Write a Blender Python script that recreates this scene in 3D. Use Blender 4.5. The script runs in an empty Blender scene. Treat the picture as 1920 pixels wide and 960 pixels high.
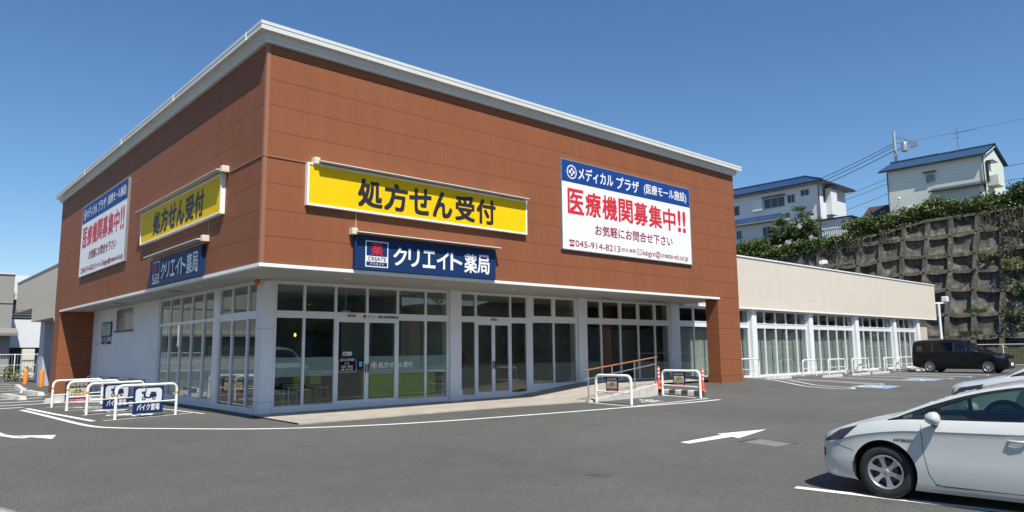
import bpy, bmesh, math, random
from mathutils import Vector, Matrix, noise
rnd = random.Random(7)
PI = math.pi
SC = bpy.context.scene
COL = SC.collection

# ------------------------------------------------------------------ camera
cam = bpy.data.cameras.new('camera')
cam.sensor_width = 36.0
cam.lens = 36.0 * 1336.0 / 1920.0
cam.clip_start = 0.05
cam.clip_end = 6000
camo = bpy.data.objects.new('camera', cam)
COL.objects.link(camo)
yaw, pit, rol = math.radians(48.0385), math.radians(7.5325), math.radians(-0.559)
fw = Vector((math.cos(yaw)*math.cos(pit), math.sin(yaw)*math.cos(pit), math.sin(pit)))
rt = Vector((math.sin(yaw), -math.cos(yaw), 0))
up = rt.cross(fw)
rt2 = rt*math.cos(rol) + up*math.sin(rol)
up2 = -rt*math.sin(rol) + up*math.cos(rol)
mw = Matrix((rt2, up2, -fw)).transposed().to_4x4()
mw.translation = Vector((0, 0, 1.65))
camo.matrix_world = mw
SC.camera = camo

# ------------------------------------------------------------------ light
SUN_DIR = Vector((0.25, 0.61, -1.0)).normalized()      # the way the light travels
world = bpy.data.worlds.new('World')
SC.world = world
world.use_nodes = True
wn = world.node_tree.nodes
sky = wn.new('ShaderNodeTexSky')
sky.sky_type = 'NISHITA'
sky.sun_disc = False
sky.sun_elevation = math.asin(-SUN_DIR.z)
sky.sun_rotation = math.atan2(-SUN_DIR.x, -SUN_DIR.y) % (2*PI)
sky.altitude = 0
sky.air_density = 1.0
sky.dust_density = 0.35
sky.ozone_density = 4.5
wn['Background'].inputs['Strength'].default_value = 0.094
hs = wn.new('ShaderNodeHueSaturation'); hs.inputs['Saturation'].default_value = 1.14
world.node_tree.links.new(sky.outputs['Color'], hs.inputs['Color'])
world.node_tree.links.new(hs.outputs['Color'], wn['Background'].inputs['Color'])
sl = bpy.data.lights.new('sun', 'SUN')
sl.energy = 4.6
sl.angle = math.radians(0.5)
sl.color = (1.0, 0.955, 0.88)
so = bpy.data.objects.new('sun', sl)
so.rotation_euler = SUN_DIR.to_track_quat('-Z', 'Y').to_euler()
so.location = (-20, -40, 60)
COL.objects.link(so)
SC.view_settings.view_transform = 'Standard'
SC.view_settings.look = 'None'
SC.view_settings.gamma = 1.0
SC.view_settings.use_curve_mapping = False
SC.view_settings.exposure = 0.5
SC.render.engine = 'CYCLES'
SC.cycles.transparent_max_bounces = 24
SC.cycles.max_bounces = 8

# ------------------------------------------------------------------ terrain
CP = [(8,19,0),(6.3,38,-.1),(33,18.5,.12),(53,18.5,.05),(65,20,.03),(10,4,-.32),(0,0,-.2),(0,15,-.08),
      (18,12,0.02),(20,4,-.15),(47,13,.05),(40,2,-.05),(0,38,-.12),(30,10,.08)]
def sst(t):
    t = max(0.0, min(1.0, t)); return t*t*(3-2*t)
def gz(x, y):
    sw = 0; s = 0
    for a, b, z in CP:
        d2 = (x-a)**2 + (y-b)**2
        w = math.exp(-d2/90.) + 1e-4/(1+d2/400.)
        sw += w; s += w*z
    bump = 0.2*sst((x-20.6)/1.6)*sst((33.5-x)/4)*sst((y-13.6)/2.4)*sst((30-y)/4)
    return s/sw + bump

# ------------------------------------------------------------------ mesh helpers
OFF = {}
class MB:
    """collects shapes; build() links them as one mesh object"""
    def __init__(s):
        s.v = []; s.f = []; s.mi = []; s.sm = []
    def add(s, vs, fs, mi=0, smooth=False):
        n = len(s.v)
        s.v.extend([tuple(p) for p in vs])
        for f in fs:
            s.f.append([i+n for i in f]); s.mi.append(mi); s.sm.append(smooth)
        return s
    def box(s, x0, x1, y0, y1, z0, z1, mi=0):
        vs = [(x0,y0,z0),(x1,y0,z0),(x1,y1,z0),(x0,y1,z0),(x0,y0,z1),(x1,y0,z1),(x1,y1,z1),(x0,y1,z1)]
        return s.add(vs, [(0,3,2,1),(4,5,6,7),(0,1,5,4),(1,2,6,5),(2,3,7,6),(3,0,4,7)], mi)
    def bevbox(s, x0, x1, y0, y1, z0, z1, b=0.02, mi=0):
        """box whose eight vertical/upper edges are chamfered by b"""
        lv = []
        for z, i in ((z0, 0), (z1-b, 0), (z1, b)):
            lv.append([(x0+i+b,y0+i,z),(x1-i-b,y0+i,z),(x1-i,y0+i+b,z),(x1-i,y1-i-b,z),(x1-i-b,y1-i,z),(x0+i+b,y1-i,z),(x0+i,y1-i-b,z),(x0+i,y0+i+b,z)])
        vs = sum(lv, [])
        fs = []
        for k in range(2):
            for j in range(8):
                a = k*8+j; c = k*8+(j+1) % 8
                fs.append((a, c, c+8, a+8))
        fs.append(tuple(range(16, 24))); fs.append(tuple(range(7, -1, -1)))
        return s.add(vs, fs, mi)
    def bar(s, p, q, w, h, mi=0, upv=(0,0,1)):
        p = Vector(p); q = Vector(q); d = (q-p).normalized(); u = Vector(upv)
        if abs(d.dot(u)) > 0.99: u = Vector((1,0,0))
        a = d.cross(u).normalized()*w/2; b = a.cross(d).normalized()*h/2
        vs = [p-a-b,p+a-b,p+a+b,p-a+b,q-a-b,q+a-b,q+a+b,q-a+b]
        return s.add(vs, [(0,1,2,3),(7,6,5,4),(0,4,5,1),(1,5,6,2),(2,6,7,3),(3,7,4,0)], mi)
    def tube(s, path, r, n=8, mi=0, cap=True, smooth=True):
        path = [Vector(p) for p in path]
        rs = r if isinstance(r, (list, tuple)) else [r]*len(path)
        vs = []; fs = []; prev = None
        for i, p in enumerate(path):
            if i == 0: d = path[1]-p
            elif i == len(path)-1: d = p-path[i-1]
            else: d = (path[i+1]-p).normalized() + (p-path[i-1]).normalized()
            d.normalize()
            if prev is None:
                u = Vector((0,0,1)) if abs(d.z) < 0.9 else Vector((1,0,0))
                a = d.cross(u).normalized()
            else:
                a = (prev - d*prev.dot(d)).normalized()
            prev = a; b = d.cross(a)
            for k in range(n):
                t = 2*PI*k/n
                vs.append(p + (a*math.cos(t)+b*math.sin(t))*rs[i])
        for i in range(len(path)-1):
            for k in range(n):
                a0 = i*n+k; a1 = i*n+(k+1) % n
                fs.append((a0, a1, a1+n, a0+n))
        s.add(vs, fs, mi, smooth)
        if cap:
            m = len(vs)
            s.add(vs[:n], [tuple(range(n-1, -1, -1))], mi)
            s.add(vs[m-n:], [tuple(range(n))], mi)
        return s
    def cyl(s, p, q, r0, r1=None, n=12, mi=0):
        return s.tube([p, q], [r0, r0 if r1 is None else r1], n, mi)
    def lathe(s, prof, n=24, mi=0, axis='z', o=(0,0,0), smooth=True):
        """prof: (radius, height) pairs turned about an axis through o"""
        vs = []; fs = []
        for r, h in prof:
            for k in range(n):
                t = 2*PI*k/n; c, q = r*math.cos(t), r*math.sin(t)
                if axis == 'z': vs.append((o[0]+c, o[1]+q, o[2]+h))
                elif axis == 'y': vs.append((o[0]+c, o[1]+h, o[2]+q))
                else: vs.append((o[0]+h, o[1]+c, o[2]+q))
        for i in range(len(prof)-1):
            for k in range(n):
                a0 = i*n+k; a1 = i*n+(k+1) % n
                fs.append((a0, a1, a1+n, a0+n))
        return s.add(vs, fs, mi, smooth)
    def poly(s, pts, mi=0):
        return s.add(pts, [tuple(range(len(pts)))], mi)
    def prism(s, pts, vec, mi=0):
        n = len(pts); vec = Vector(vec)
        vs = [Vector(p) for p in pts] + [Vector(p)+vec for p in pts]
        fs = [tuple(range(n-1, -1, -1)), tuple(range(n, 2*n))]
        fs += [(i, (i+1) % n, (i+1) % n+n, i+n) for i in range(n)]
        return s.add(vs, fs, mi)
    def grid(s, rows, mi=0, smooth=True, closed=False):
        n = len(rows[0]); vs = [p for r in rows for p in r]; fs = []
        for i in range(len(rows)-1):
            for k in range(n if closed else n-1):
                a0 = i*n+k; a1 = i*n+(k+1) % n
                fs.append((a0, a1, a1+n, a0+n))
        return s.add(vs, fs, mi, smooth)
    def mesh(s, name, mats, off=(0,0,0)):
        me = bpy.data.meshes.new(name)
        ox, oy, oz = off
        me.from_pydata([(x-ox, y-oy, z-oz) for x, y, z in s.v], [], s.f)
        for m in (mats if isinstance(mats, (list, tuple)) else [mats]):
            me.materials.append(m)
        me.polygons.foreach_set('material_index', s.mi)
        me.polygons.foreach_set('use_smooth', s.sm)
        me.validate(); me.update()
        return me

def tag(o, label=None, cat=None, group=None, kind=None):
    if label: o['label'] = label
    if cat: o['category'] = cat
    if group: o['group'] = group
    if kind: o['kind'] = kind
    return o
def thing(name, label, cat, loc=(0,0,0), rz=0.0, group=None):
    o = bpy.data.objects.new(name, None); COL.objects.link(o)
    o.empty_display_size = 0.2
    o.location = loc; o.rotation_euler = (0, 0, rz)
    OFF[o.name] = tuple(loc)
    return tag(o, label, cat, group)
def part(mb, name, mats, parent, label=None, world=False, fix=False, sharp=None):
    """one part mesh; world=True: shapes were given in world coordinates"""
    off = OFF.get(parent.name, (0,0,0)) if world else (0,0,0)
    me = mb.mesh(name, mats, off)
    if fix: fixn(me)
    if sharp: me.set_sharp_from_angle(angle=math.radians(sharp))
    o = bpy.data.objects.new(name, me); COL.objects.link(o)
    o.parent = parent
    OFF[o.name] = off
    if label: o['label'] = label
    return o
def fixn(me):
    bm = bmesh.new(); bm.from_mesh(me)
    bmesh.ops.recalc_face_normals(bm, faces=bm.faces)
    bm.to_mesh(me); bm.free()
def solo(mb, name, mats, label=None, cat=None, loc=(0,0,0), group=None, kind=None, sharp=None):
    me = mb.mesh(name, mats, loc)
    if sharp: me.set_sharp_from_angle(angle=math.radians(sharp))
    o = bpy.data.objects.new(name, me); COL.objects.link(o)
    o.location = loc
    OFF[o.name] = tuple(loc)
    return tag(o, label, cat, group, kind)
def dup(root, loc, rz, label=None, group=None):
    r = root.copy(); COL.objects.link(r); r.location = loc; r.rotation_euler = (0, 0, rz)
    if label: r['label'] = label
    if group: r['group'] = group
    def rec(src, dst):
        for ch in list(src.children):
            c = ch.copy(); COL.objects.link(c); c.parent = dst
            rec(ch, c)
    rec(root, r)
    return r

# ------------------------------------------------------------------ materials
def M(name, col, rough=0.6, metal=0.0, var=0.0, vs=3.0, col2=None, bump=0.0, bs=80.0, coat=0.0, spec=0.5, det=4.0, var2=0.0, vs2=0.4, stretch=None):
    m = bpy.data.materials.new(name); m.use_nodes = True
    nt = m.node_tree; N = nt.nodes; L = nt.links
    b = N['Principled BSDF']
    c = (*col, 1)
    b.inputs['Base Color'].default_value = c
    b.inputs['Roughness'].default_value = rough
    b.inputs['Metallic'].default_value = metal
    b.inputs['Specular IOR Level'].default_value = spec
    if coat: 
        b.inputs['Coat Weight'].default_value = coat
        b.inputs['Coat Roughness'].default_value = 0.03
    if var or bump or var2:
        tc = N.new('ShaderNodeTexCoord')
        src = tc.outputs['Object']
        if stretch:
            mp = N.new('ShaderNodeMapping'); mp.inputs['Scale'].default_value = stretch
            L.new(src, mp.inputs['Vector']); src = mp.outputs['Vector']
    last = None
    if var:
        nz = N.new('ShaderNodeTexNoise'); nz.inputs['Scale'].default_value = vs; nz.inputs['Detail'].default_value = det
        L.new(src, nz.inputs['Vector'])
        mr = N.new('ShaderNodeMapRange')
        mr.inputs['From Min'].default_value = 0.3; mr.inputs['From Max'].default_value = 0.7
        L.new(nz.outputs['Fac'], mr.inputs['Value'])
        mx = N.new('ShaderNodeMix'); mx.data_type = 'RGBA'
        c2 = col2 if col2 else tuple(x*(1-var) for x in col)
        mx.inputs['A'].default_value = (*[min(1, x*(1+var*0.5)) for x in col], 1) if not col2 else c
        mx.inputs['B'].default_value = (*c2, 1)
        L.new(mr.outputs['Result'], mx.inputs['Factor'])
        last = mx.outputs['Result']
    if var2:
        nz = N.new('ShaderNodeTexNoise'); nz.inputs['Scale'].default_value = vs2; nz.inputs['Detail'].default_value = 3
        L.new(src, nz.inputs['Vector'])
        mr = N.new('ShaderNodeMapRange')
        mr.inputs['From Min'].default_value = 0.3; mr.inputs['From Max'].default_value = 0.7
        mr.inputs['To Min'].default_value = 1-var2; mr.inputs['To Max'].default_value = 1+var2*0.6
        L.new(nz.outputs['Fac'], mr.inputs['Value'])
        mm = N.new('ShaderNodeMix'); mm.data_type = 'RGBA'; mm.blend_type = 'MULTIPLY'
        mm.inputs['Factor'].default_value = 1
        if last: L.new(last, mm.inputs['A'])
        else: mm.inputs['A'].default_value = c
        L.new(mr.outputs['Result'], mm.inputs['B'])
        last = mm.outputs['Result']
    if last: L.new(last, b.inputs['Base Color'])
    if bump:
        nz = N.new('ShaderNodeTexNoise'); nz.inputs['Scale'].default_value = bs; nz.inputs['Detail'].default_value = 3
        L.new(src, nz.inputs['Vector'])
        bp = N.new('ShaderNodeBump'); bp.inputs['Strength'].default_value = bump; bp.inputs['Distance'].default_value = 0.02
        L.new(nz.outputs['Fac'], bp.inputs['Height'])
        L.new(bp.outputs['Normal'], b.inputs['Normal'])
    return m

def glass(name, tint=(0.62,0.68,0.66), refl=1.0, rough=0.0):
    """clear sheet: tinted see-through with a Fresnel mirror on top"""
    m = bpy.data.materials.new(name); m.use_nodes = True
    nt = m.node_tree; N = nt.nodes; L = nt.links
    for n in list(N):
        if n.type != 'OUTPUT_MATERIAL': N.remove(n)
    out = N['Material Output']
    tr = N.new('ShaderNodeBsdfTransparent'); tr.inputs['Color'].default_value = (*tint, 1)
    gl = N.new('ShaderNodeBsdfGlossy'); gl.inputs['Roughness'].default_value = rough
    gl.inputs['Color'].default_value = (refl, refl, refl, 1)
    lw_ = N.new('ShaderNodeLayerWeight'); lw_.inputs['Blend'].default_value = 0.5
    pw = N.new('ShaderNodeMath'); pw.operation = 'POWER'; pw.inputs[1].default_value = 5.0; L.new(lw_.outputs['Facing'], pw.inputs[0])
    ml = N.new('ShaderNodeMath'); ml.operation = 'MULTIPLY_ADD'; ml.inputs[1].default_value = 0.95; ml.inputs[2].default_value = 0.07; L.new(pw.outputs[0], ml.inputs[0])
    mx = N.new('ShaderNodeMixShader')
    L.new(ml.outputs[0], mx.inputs['Fac']); L.new(tr.outputs['BSDF'], mx.inputs[1]); L.new(gl.outputs['BSDF'], mx.inputs[2])
    L.new(mx.outputs['Shader'], out.inputs['Surface'])
    return m

def film(name, col, alpha):
    """frosted sticker film: part see-through, part pale diffuse"""
    m = bpy.data.materials.new(name); m.use_nodes = True
    b = m.node_tree.nodes['Principled BSDF']
    b.inputs['Base Color'].default_value = (*col, 1); b.inputs['Alpha'].default_value = alpha; b.inputs['Roughness'].default_value = 0.5
    return m

def panel_mat(name, col, seam, x0, dx, z0, dz, w=0.012, var=0.06, vl=1.35, hs_=.65):
    """metal siding with hairline joints at real spacings, faint mottling and run-off streaks; object coordinates are metres from the building corner"""
    m = bpy.data.materials.new(name); m.use_nodes = True
    nt = m.node_tree; N = nt.nodes; L = nt.links
    b = N['Principled BSDF']; b.inputs['Roughness'].default_value = 0.6; b.inputs['Specular IOR Level'].default_value = 0.12
    tc = N.new('ShaderNodeTexCoord'); sp = N.new('ShaderNodeSeparateXYZ')
    L.new(tc.outputs['Object'], sp.inputs['Vector'])
    def math_(op, a, bb=None):
        n = N.new('ShaderNodeMath'); n.operation = op
        for i, q in enumerate((a, bb)):
            if q is None: continue
            if isinstance(q, (int, float)): n.inputs[i].default_value = q
            else: L.new(q, n.inputs[i])
        return n.outputs[0]
    def line(src, o, step, wid):
        t = math_('ADD', math_('SUBTRACT', src, o), step*200.0 + step*0.5)
        t = math_('SUBTRACT', math_('MODULO', t, step), step*0.5)
        return math_('LESS_THAN', math_('ABSOLUTE', t), wid)
    hz = line(sp.outputs['Z'], z0, dz, w)
    along = math_('ADD', sp.outputs['X'], sp.outputs['Y'])
    vx = math_('MULTIPLY', line(along, x0, dx, w*0.7), 0.55)
    fac = math_('MAXIMUM', hz, vx)
    nz = N.new('ShaderNodeTexNoise'); nz.inputs['Scale'].default_value = 1.1; nz.inputs['Detail'].default_value = 6
    mp = N.new('ShaderNodeMapping'); mp.inputs['Scale'].default_value = (1.6, 1.6, 0.35)
    L.new(tc.outputs['Object'], mp.inputs['Vector']); L.new(mp.outputs['Vector'], nz.inputs['Vector'])
    mr = N.new('ShaderNodeMapRange'); mr.inputs['From Min'].default_value = .3; mr.inputs['From Max'].default_value = .7
    mr.inputs['To Min'].default_value = 1-var; mr.inputs['To Max'].default_value = 1+var
    L.new(nz.outputs['Fac'], mr.inputs['Value'])
    # each board a hair lighter or darker than its neighbour
    wv = N.new('ShaderNodeTexWhiteNoise'); wv.noise_dimensions = '2D'
    cb = N.new('ShaderNodeCombineXYZ')
    L.new(math_('FLOOR', math_('DIVIDE', math_('SUBTRACT', along, x0), dx)), cb.inputs[0])
    L.new(math_('FLOOR', math_('DIVIDE', math_('SUBTRACT', sp.outputs['Z'], z0), dz)), cb.inputs[1])
    L.new(cb.outputs[0], wv.inputs['Vector'])
    bd = math_('ADD', math_('MULTIPLY', wv.outputs['Value'], 0.028), 0.986)
    mul = N.new('ShaderNodeMix'); mul.data_type = 'RGBA'; mul.blend_type = 'MULTIPLY'; mul.inputs['Factor'].default_value = 1
    # thin pale run-off streaks of differing length
    ms = N.new('ShaderNodeMapping'); ms.inputs['Scale'].default_value = (3.2, 3.2, .09)
    L.new(tc.outputs['Object'], ms.inputs['Vector'])
    ns = N.new('ShaderNodeTexNoise'); ns.inputs['Scale'].default_value = 2.6; ns.inputs['Detail'].default_value = 5; ns.inputs['Roughness'].default_value = .7
    L.new(ms.outputs['Vector'], ns.inputs['Vector'])
    rs = N.new('ShaderNodeMapRange'); rs.inputs['From Min'].default_value = .56; rs.inputs['From Max'].default_value = .72
    rs.inputs['To Min'].default_value = 1.0; rs.inputs['To Max'].default_value = 1.0+var*2.4
    L.new(ns.outputs['Fac'], rs.inputs['Value'])
    mul.inputs['A'].default_value = (*col, 1); L.new(math_('MULTIPLY', math_('MULTIPLY', mr.outputs['Result'], bd), rs.outputs['Result']), mul.inputs['B'])
    m0 = N.new('ShaderNodeMix'); m0.data_type = 'RGBA'
    L.new(vx, m0.inputs['Factor']); L.new(mul.outputs['Result'], m0.inputs['A']); m0.inputs['B'].default_value = (*[min(1, c*vl) for c in col], 1)
    mx = N.new('ShaderNodeMix'); mx.data_type = 'RGBA'
    L.new(math_('MULTIPLY', hz, hs_), mx.inputs['Factor']); L.new(m0.outputs['Result'], mx.inputs['A']); mx.inputs['B'].default_value = (*seam, 1)
    L.new(mx.outputs['Result'], b.inputs['Base Color'])
    n2 = N.new('ShaderNodeTexNoise'); n2.inputs['Scale'].default_value = 90
    L.new(tc.outputs['Object'], n2.inputs['Vector'])
    bp = N.new('ShaderNodeBump'); bp.inputs['Strength'].default_value = 0.12; bp.inputs['Distance'].default_value = .01
    L.new(math_('SUBTRACT', n2.outputs['Fac'], math_('MULTIPLY', fac, 0.8)), bp.inputs['Height']); L.new(bp.outputs['Normal'], b.inputs['Normal'])
    return m

# asphalt: fine aggregate, large blotches, faint wear
def asphalt():
    m = bpy.data.materials.new('asphalt'); m.use_nodes = True
    nt = m.node_tree; N = nt.nodes; L = nt.links
    b = N['Principled BSDF']; b.inputs['Roughness'].default_value = 0.85
    b.inputs['Specular IOR Level'].default_value = 0.3
    tc = N.new('ShaderNodeTexCoord')
    def nz(scale, det, rough=.5):
        n = N.new('ShaderNodeTexNoise'); n.inputs['Scale'].default_value = scale; n.inputs['Detail'].default_value = det
        n.inputs['Roughness'].default_value = rough
        L.new(tc.outputs['Object'], n.inputs['Vector']); return n.outputs['Fac']
    def mr(src, a, bb, c, d):
        n = N.new('ShaderNodeMapRange'); n.inputs['From Min'].default_value = a; n.inputs['From Max'].default_value = bb
        n.inputs['To Min'].default_value = c; n.inputs['To Max'].default_value = d
        L.new(src, n.inputs['Value']); return n.outputs['Result']
    def mul(a, bb):
        n = N.new('ShaderNodeMath'); n.operation = 'MULTIPLY'; L.new(a, n.inputs[0]); L.new(bb, n.inputs[1]); return n.outputs[0]
    big = mr(nz(0.16, 5), .3, .7, .86, 1.13)
    mid = mr(nz(1.3, 7, .7), .3, .7, .91, 1.08)
    vor = N.new('ShaderNodeTexVoronoi'); vor.inputs['Scale'].default_value = 85
    L.new(tc.outputs['Object'], vor.inputs['Vector'])
    sepc = N.new('ShaderNodeSeparateColor'); L.new(vor.outputs['Color'], sepc.inputs['Color'])
    fine = mr(sepc.outputs[0], 0, 1, .62, 1.38)
    f = mul(mul(big, mid), fine)
    mx = N.new('ShaderNodeMix'); mx.data_type = 'RGBA'; mx.blend_type = 'MULTIPLY'; mx.inputs['Factor'].default_value = 1
    mx.inputs['A'].default_value = (0.099, 0.096, 0.087, 1); L.new(f, mx.inputs['B'])
    # warm and cool patches, a few old oil drips and tyre-polished lanes
    hue = N.new('ShaderNodeMix'); hue.data_type = 'RGBA'; hue.blend_type = 'MULTIPLY'; L.new(mr(nz(0.33, 3), .35, .65, 0, 1), hue.inputs['Factor'])
    L.new(mx.outputs['Result'], hue.inputs['A']); hue.inputs['B'].default_value = (.93, .99, 1.0, 1)
    oil = N.new('ShaderNodeMix'); oil.data_type = 'RGBA'; L.new(mr(nz(0.9, 2, .4), .735, .80, 0, .55), oil.inputs['Factor'])
    L.new(hue.outputs['Result'], oil.inputs['A']); oil.inputs['B'].default_value = (.035, .033, .03, 1)
    L.new(oil.outputs['Result'], b.inputs['Base Color'])
    bp = N.new('ShaderNodeBump'); bp.inputs['Strength'].default_value = 0.35; bp.inputs['Distance'].default_value = .006
    L.new(sepc.outputs[0], bp.inputs['Height']); L.new(bp.outputs['Normal'], b.inputs['Normal'])
    return m

def worn_paint():
    """road paint rubbed through to asphalt in small patches"""
    m = M('road_paint', (0.74,0.74,0.71), 0.7, var=.08, vs=4)
    nt = m.node_tree; N = nt.nodes; L = nt.links
    b = N['Principled BSDF']
    src = b.inputs['Base Color'].links[0].from_socket
    tc = N.new('ShaderNodeTexCoord')
    n = N.new('ShaderNodeTexNoise'); n.inputs['Scale'].default_value = 9; n.inputs['Detail'].default_value = 8; n.inputs['Roughness'].default_value = .75
    L.new(tc.outputs['Object'], n.inputs['Vector'])
    r = N.new('ShaderNodeMapRange'); r.inputs['From Min'].default_value = .60; r.inputs['From Max'].default_value = .68
    L.new(n.outputs['Fac'], r.inputs['Value'])
    mx = N.new('ShaderNodeMix'); mx.data_type = 'RGBA'
    L.new(r.outputs['Result'], mx.inputs['Factor']); L.new(src, mx.inputs['A']); mx.inputs['B'].default_value = (.25,.245,.23,1)
    L.new(mx.outputs['Result'], b.inputs['Base Color'])
    return m

ASPH = asphalt()
PAINT = worn_paint()
BLUEPAINT = M('blue_road_paint', (0.26,0.36,0.48), 0.7, var=.4, vs=6)
CONC = M('pale_concrete', (0.39,0.35,0.29), 0.85, var=.16, vs=2.2, bump=.25, bs=140, var2=.12, vs2=.5)
CONCW = M('light_concrete', (0.52,0.50,0.46), 0.85, var=.2, vs=3.5, bump=.3, bs=90)
CONCD = M('dark_patch_concrete', (0.17,0.17,0.165), 0.85, var=.12, vs=5, bump=.2)
WHITE = M('white_render', (0.74,0.75,0.76), 0.6, var=.05, vs=1.2, bump=.08, bs=120)
FRAME = M('white_aluminium', (0.72,0.73,0.74), 0.35, var=.03, vs=2)
SOFF = M('soffit_board', (0.41,0.395,0.36), 0.7, var=.04, vs=.8)
TRIMW = M('white_trim', (0.82,0.82,0.79), 0.4, var=.05, vs=2)
CORN = M('cornice_metal', (0.62,0.625,0.59), 0.45, var=.05, vs=1.5)
RAILW = M('white_gloss_paint', (0.80,0.80,0.79), 0.3, coat=.3, var=.05, vs=5)
STEEL = M('galvanised_steel', (0.55,0.56,0.56), 0.35, metal=.8, var=.15, vs=8)
BLACK = M('black_plastic', (0.016,0.016,0.018), 0.45)
DARK = M('dark_void', (0.012,0.012,0.013), 0.9)
RUBBER = M('rubber', (0.018,0.018,0.018), 0.8, var=.2, vs=20)
GLASS = glass('window_glass', (0.84,0.88,0.86))
FROST = film('frosted_film', (0.55,0.68,0.66), 0.60)
BROWN_COL = (0.250,0.093,0.044)
BROWN = panel_mat('brown_siding', BROWN_COL, (0.10,0.042,0.024), 1.42, 1.9, 3.73-0, 0.638)
BROWNP = M('brown_flat', (0.225,0.087,0.043), .55, var=.08, vs=2)
BEIGE = panel_mat('beige_siding', (0.605,0.55,0.46), (0.42,0.38,0.31), 0.0, 7.6, 3.63, 0.66, w=.009, var=.03, vl=1.0, hs_=.5)
# ------------------------------------------------------------------ ground sheet
X0, X1, Y0, Y1, ST = -10.0, 66.0, -6.0, 64.0, 0.5
NX, NY = int((X1-X0)/ST)+1, int((Y1-Y0)/ST)+1
GZ = [[gz(X0+i*ST, Y0+j*ST) for j in range(NY)] for i in range(NX)]
def gm(x, y):
    """height of the ground mesh"""
    fx = (x-X0)/ST; fy = (y-Y0)/ST
    if fx < 0 or fy < 0 or fx >= NX-1 or fy >= NY-1: return gz(x, y)
    i, j = int(fx), int(fy); a, b = fx-i, fy-j
    return (GZ[i][j]*(1-a)+GZ[i+1][j]*a)*(1-b) + (GZ[i][j+1]*(1-a)+GZ[i+1][j+1]*a)*b
xs = [-2500, -600, -200, -80, -40, -20] + [X0+i*ST for i in range(NX)] + [75, 90, 120, 200, 600, 2500]
ys = [-2500, -600, -200, -80, -40, -20] + [Y0+j*ST for j in range(NY)] + [75, 90, 120, 200, 600, 2500]
mb = MB()
mb.grid([[(x, y, gz(x, y)) for y in ys] for x in xs])
g = solo(mb, 'parking_lot', ASPH, kind='structure')
fixn(g.data)
g['label'] = 'dark grey asphalt parking lot'

def strip(mb, pts, w, lift=0.006, mi=0, closed=False):
    """painted band along a polyline, draped on the ground"""
    P = [Vector((p[0], p[1])) for p in pts]
    if closed: P.append(P[0])
    Q = []
    for a, b in zip(P[:-1], P[1:]):
        n = max(1, int((b-a).length/0.4))
        Q += [a+(b-a)*(k/n) for k in range(n)]
    Q.append(P[-1])
    rows = []
    for i, p in enumerate(Q):
        d = (Q[min(i+1, len(Q)-1)]-Q[max(i-1, 0)]).normalized()
        nrm = Vector((-d.y, d.x))*w/2
        rows.append([(q.x, q.y, gm(q.x, q.y)+lift) for q in (p-nrm, p+nrm)])
    mb.grid(rows, mi, False)
def flatpoly(mb, pts, lift=0.006, mi=0):
    mb.poly([(p[0], p[1], gm(p[0], p[1])+lift) for p in pts], mi)
def marking(name, mb, m=None, label=None):
    o = solo(mb, name, m or PAINT, label, kind='structure'); fixn(o.data)
    for p in o.data.polygons:
        if p.normal.z < 0: p.flip()
    return o

def smooth2(pts, n=6):
    out = []
    P = [Vector(p) for p in pts]
    for i in range(len(P)-1):
        a = P[max(i-1, 0)]; b = P[i]; c = P[i+1]; d = P[min(i+2, len(P)-1)]
        for k in range(n):
            t = k/n
            out.append(0.5*((2*b)+(c-a)*t+(2*a-5*b+4*c-d)*t*t+(3*b-a-3*c+d)*t**3))
    out.append(P[-1]); return out

mb = MB()
strip(mb, smooth2([(3.74,27.2),(3.89,22.96),(4.07,19.75),(4.45,18.65),(5.16,17.72),(6.67,16.10),(8.29,15.17),(10.24,14.54),(13.36,14.03),(17.24,13.5),(19.47,13.16),(20.84,13.1)]), 0.15)
marking('road_marking', mb, label='long white line curving round the store corner')

# arrows on the asphalt
mb = MB()
flatpoly(mb, [(11.80,8.33),(11.79,8.12),(13.20,8.06),(13.28,8.36)])
flatpoly(mb, [(13.38,8.52),(13.13,7.86),(14.78,8.16)])
marking('road_marking', mb, label='white straight arrow near the drain cover')
mb = MB()
strip(mb, [(2.1,22.0),(2.28,19.0),(2.46,18.2),(2.60,17.98)], 0.17)
flatpoly(mb, [(2.45,18.62),(2.95,17.36),(3.14,18.08)])
marking('road_marking', mb, label='white turning arrow at the left edge of the lot')

# cast lid and cracked patch by the arrow
mb = MB()
flatpoly(mb, [(12.69,7.54),(13.30,7.50),(13.18,6.74),(12.58,6.78)], .005)
marking('drain_cover', mb, CONCD, 'worn grey square concrete patch beside the white arrow')
mb = MB(); strip(mb, [(12.67,7.57),(13.32,7.53),(13.21,6.70)], 0.035, .008)
marking('drain_gap', mb, DARK)

# bay line by the near white car
mb = MB(); strip(mb, [(9.38,4.81),(9.78,2.44),(10.35,-0.8)], 0.15)
marking('road_marking', mb, label='white bay line beside the near white hatchback')
mb = MB(); strip(mb, [(12.2,5.1),(12.9,-0.4)], 0.13); marking('road_marking', mb)

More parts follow.
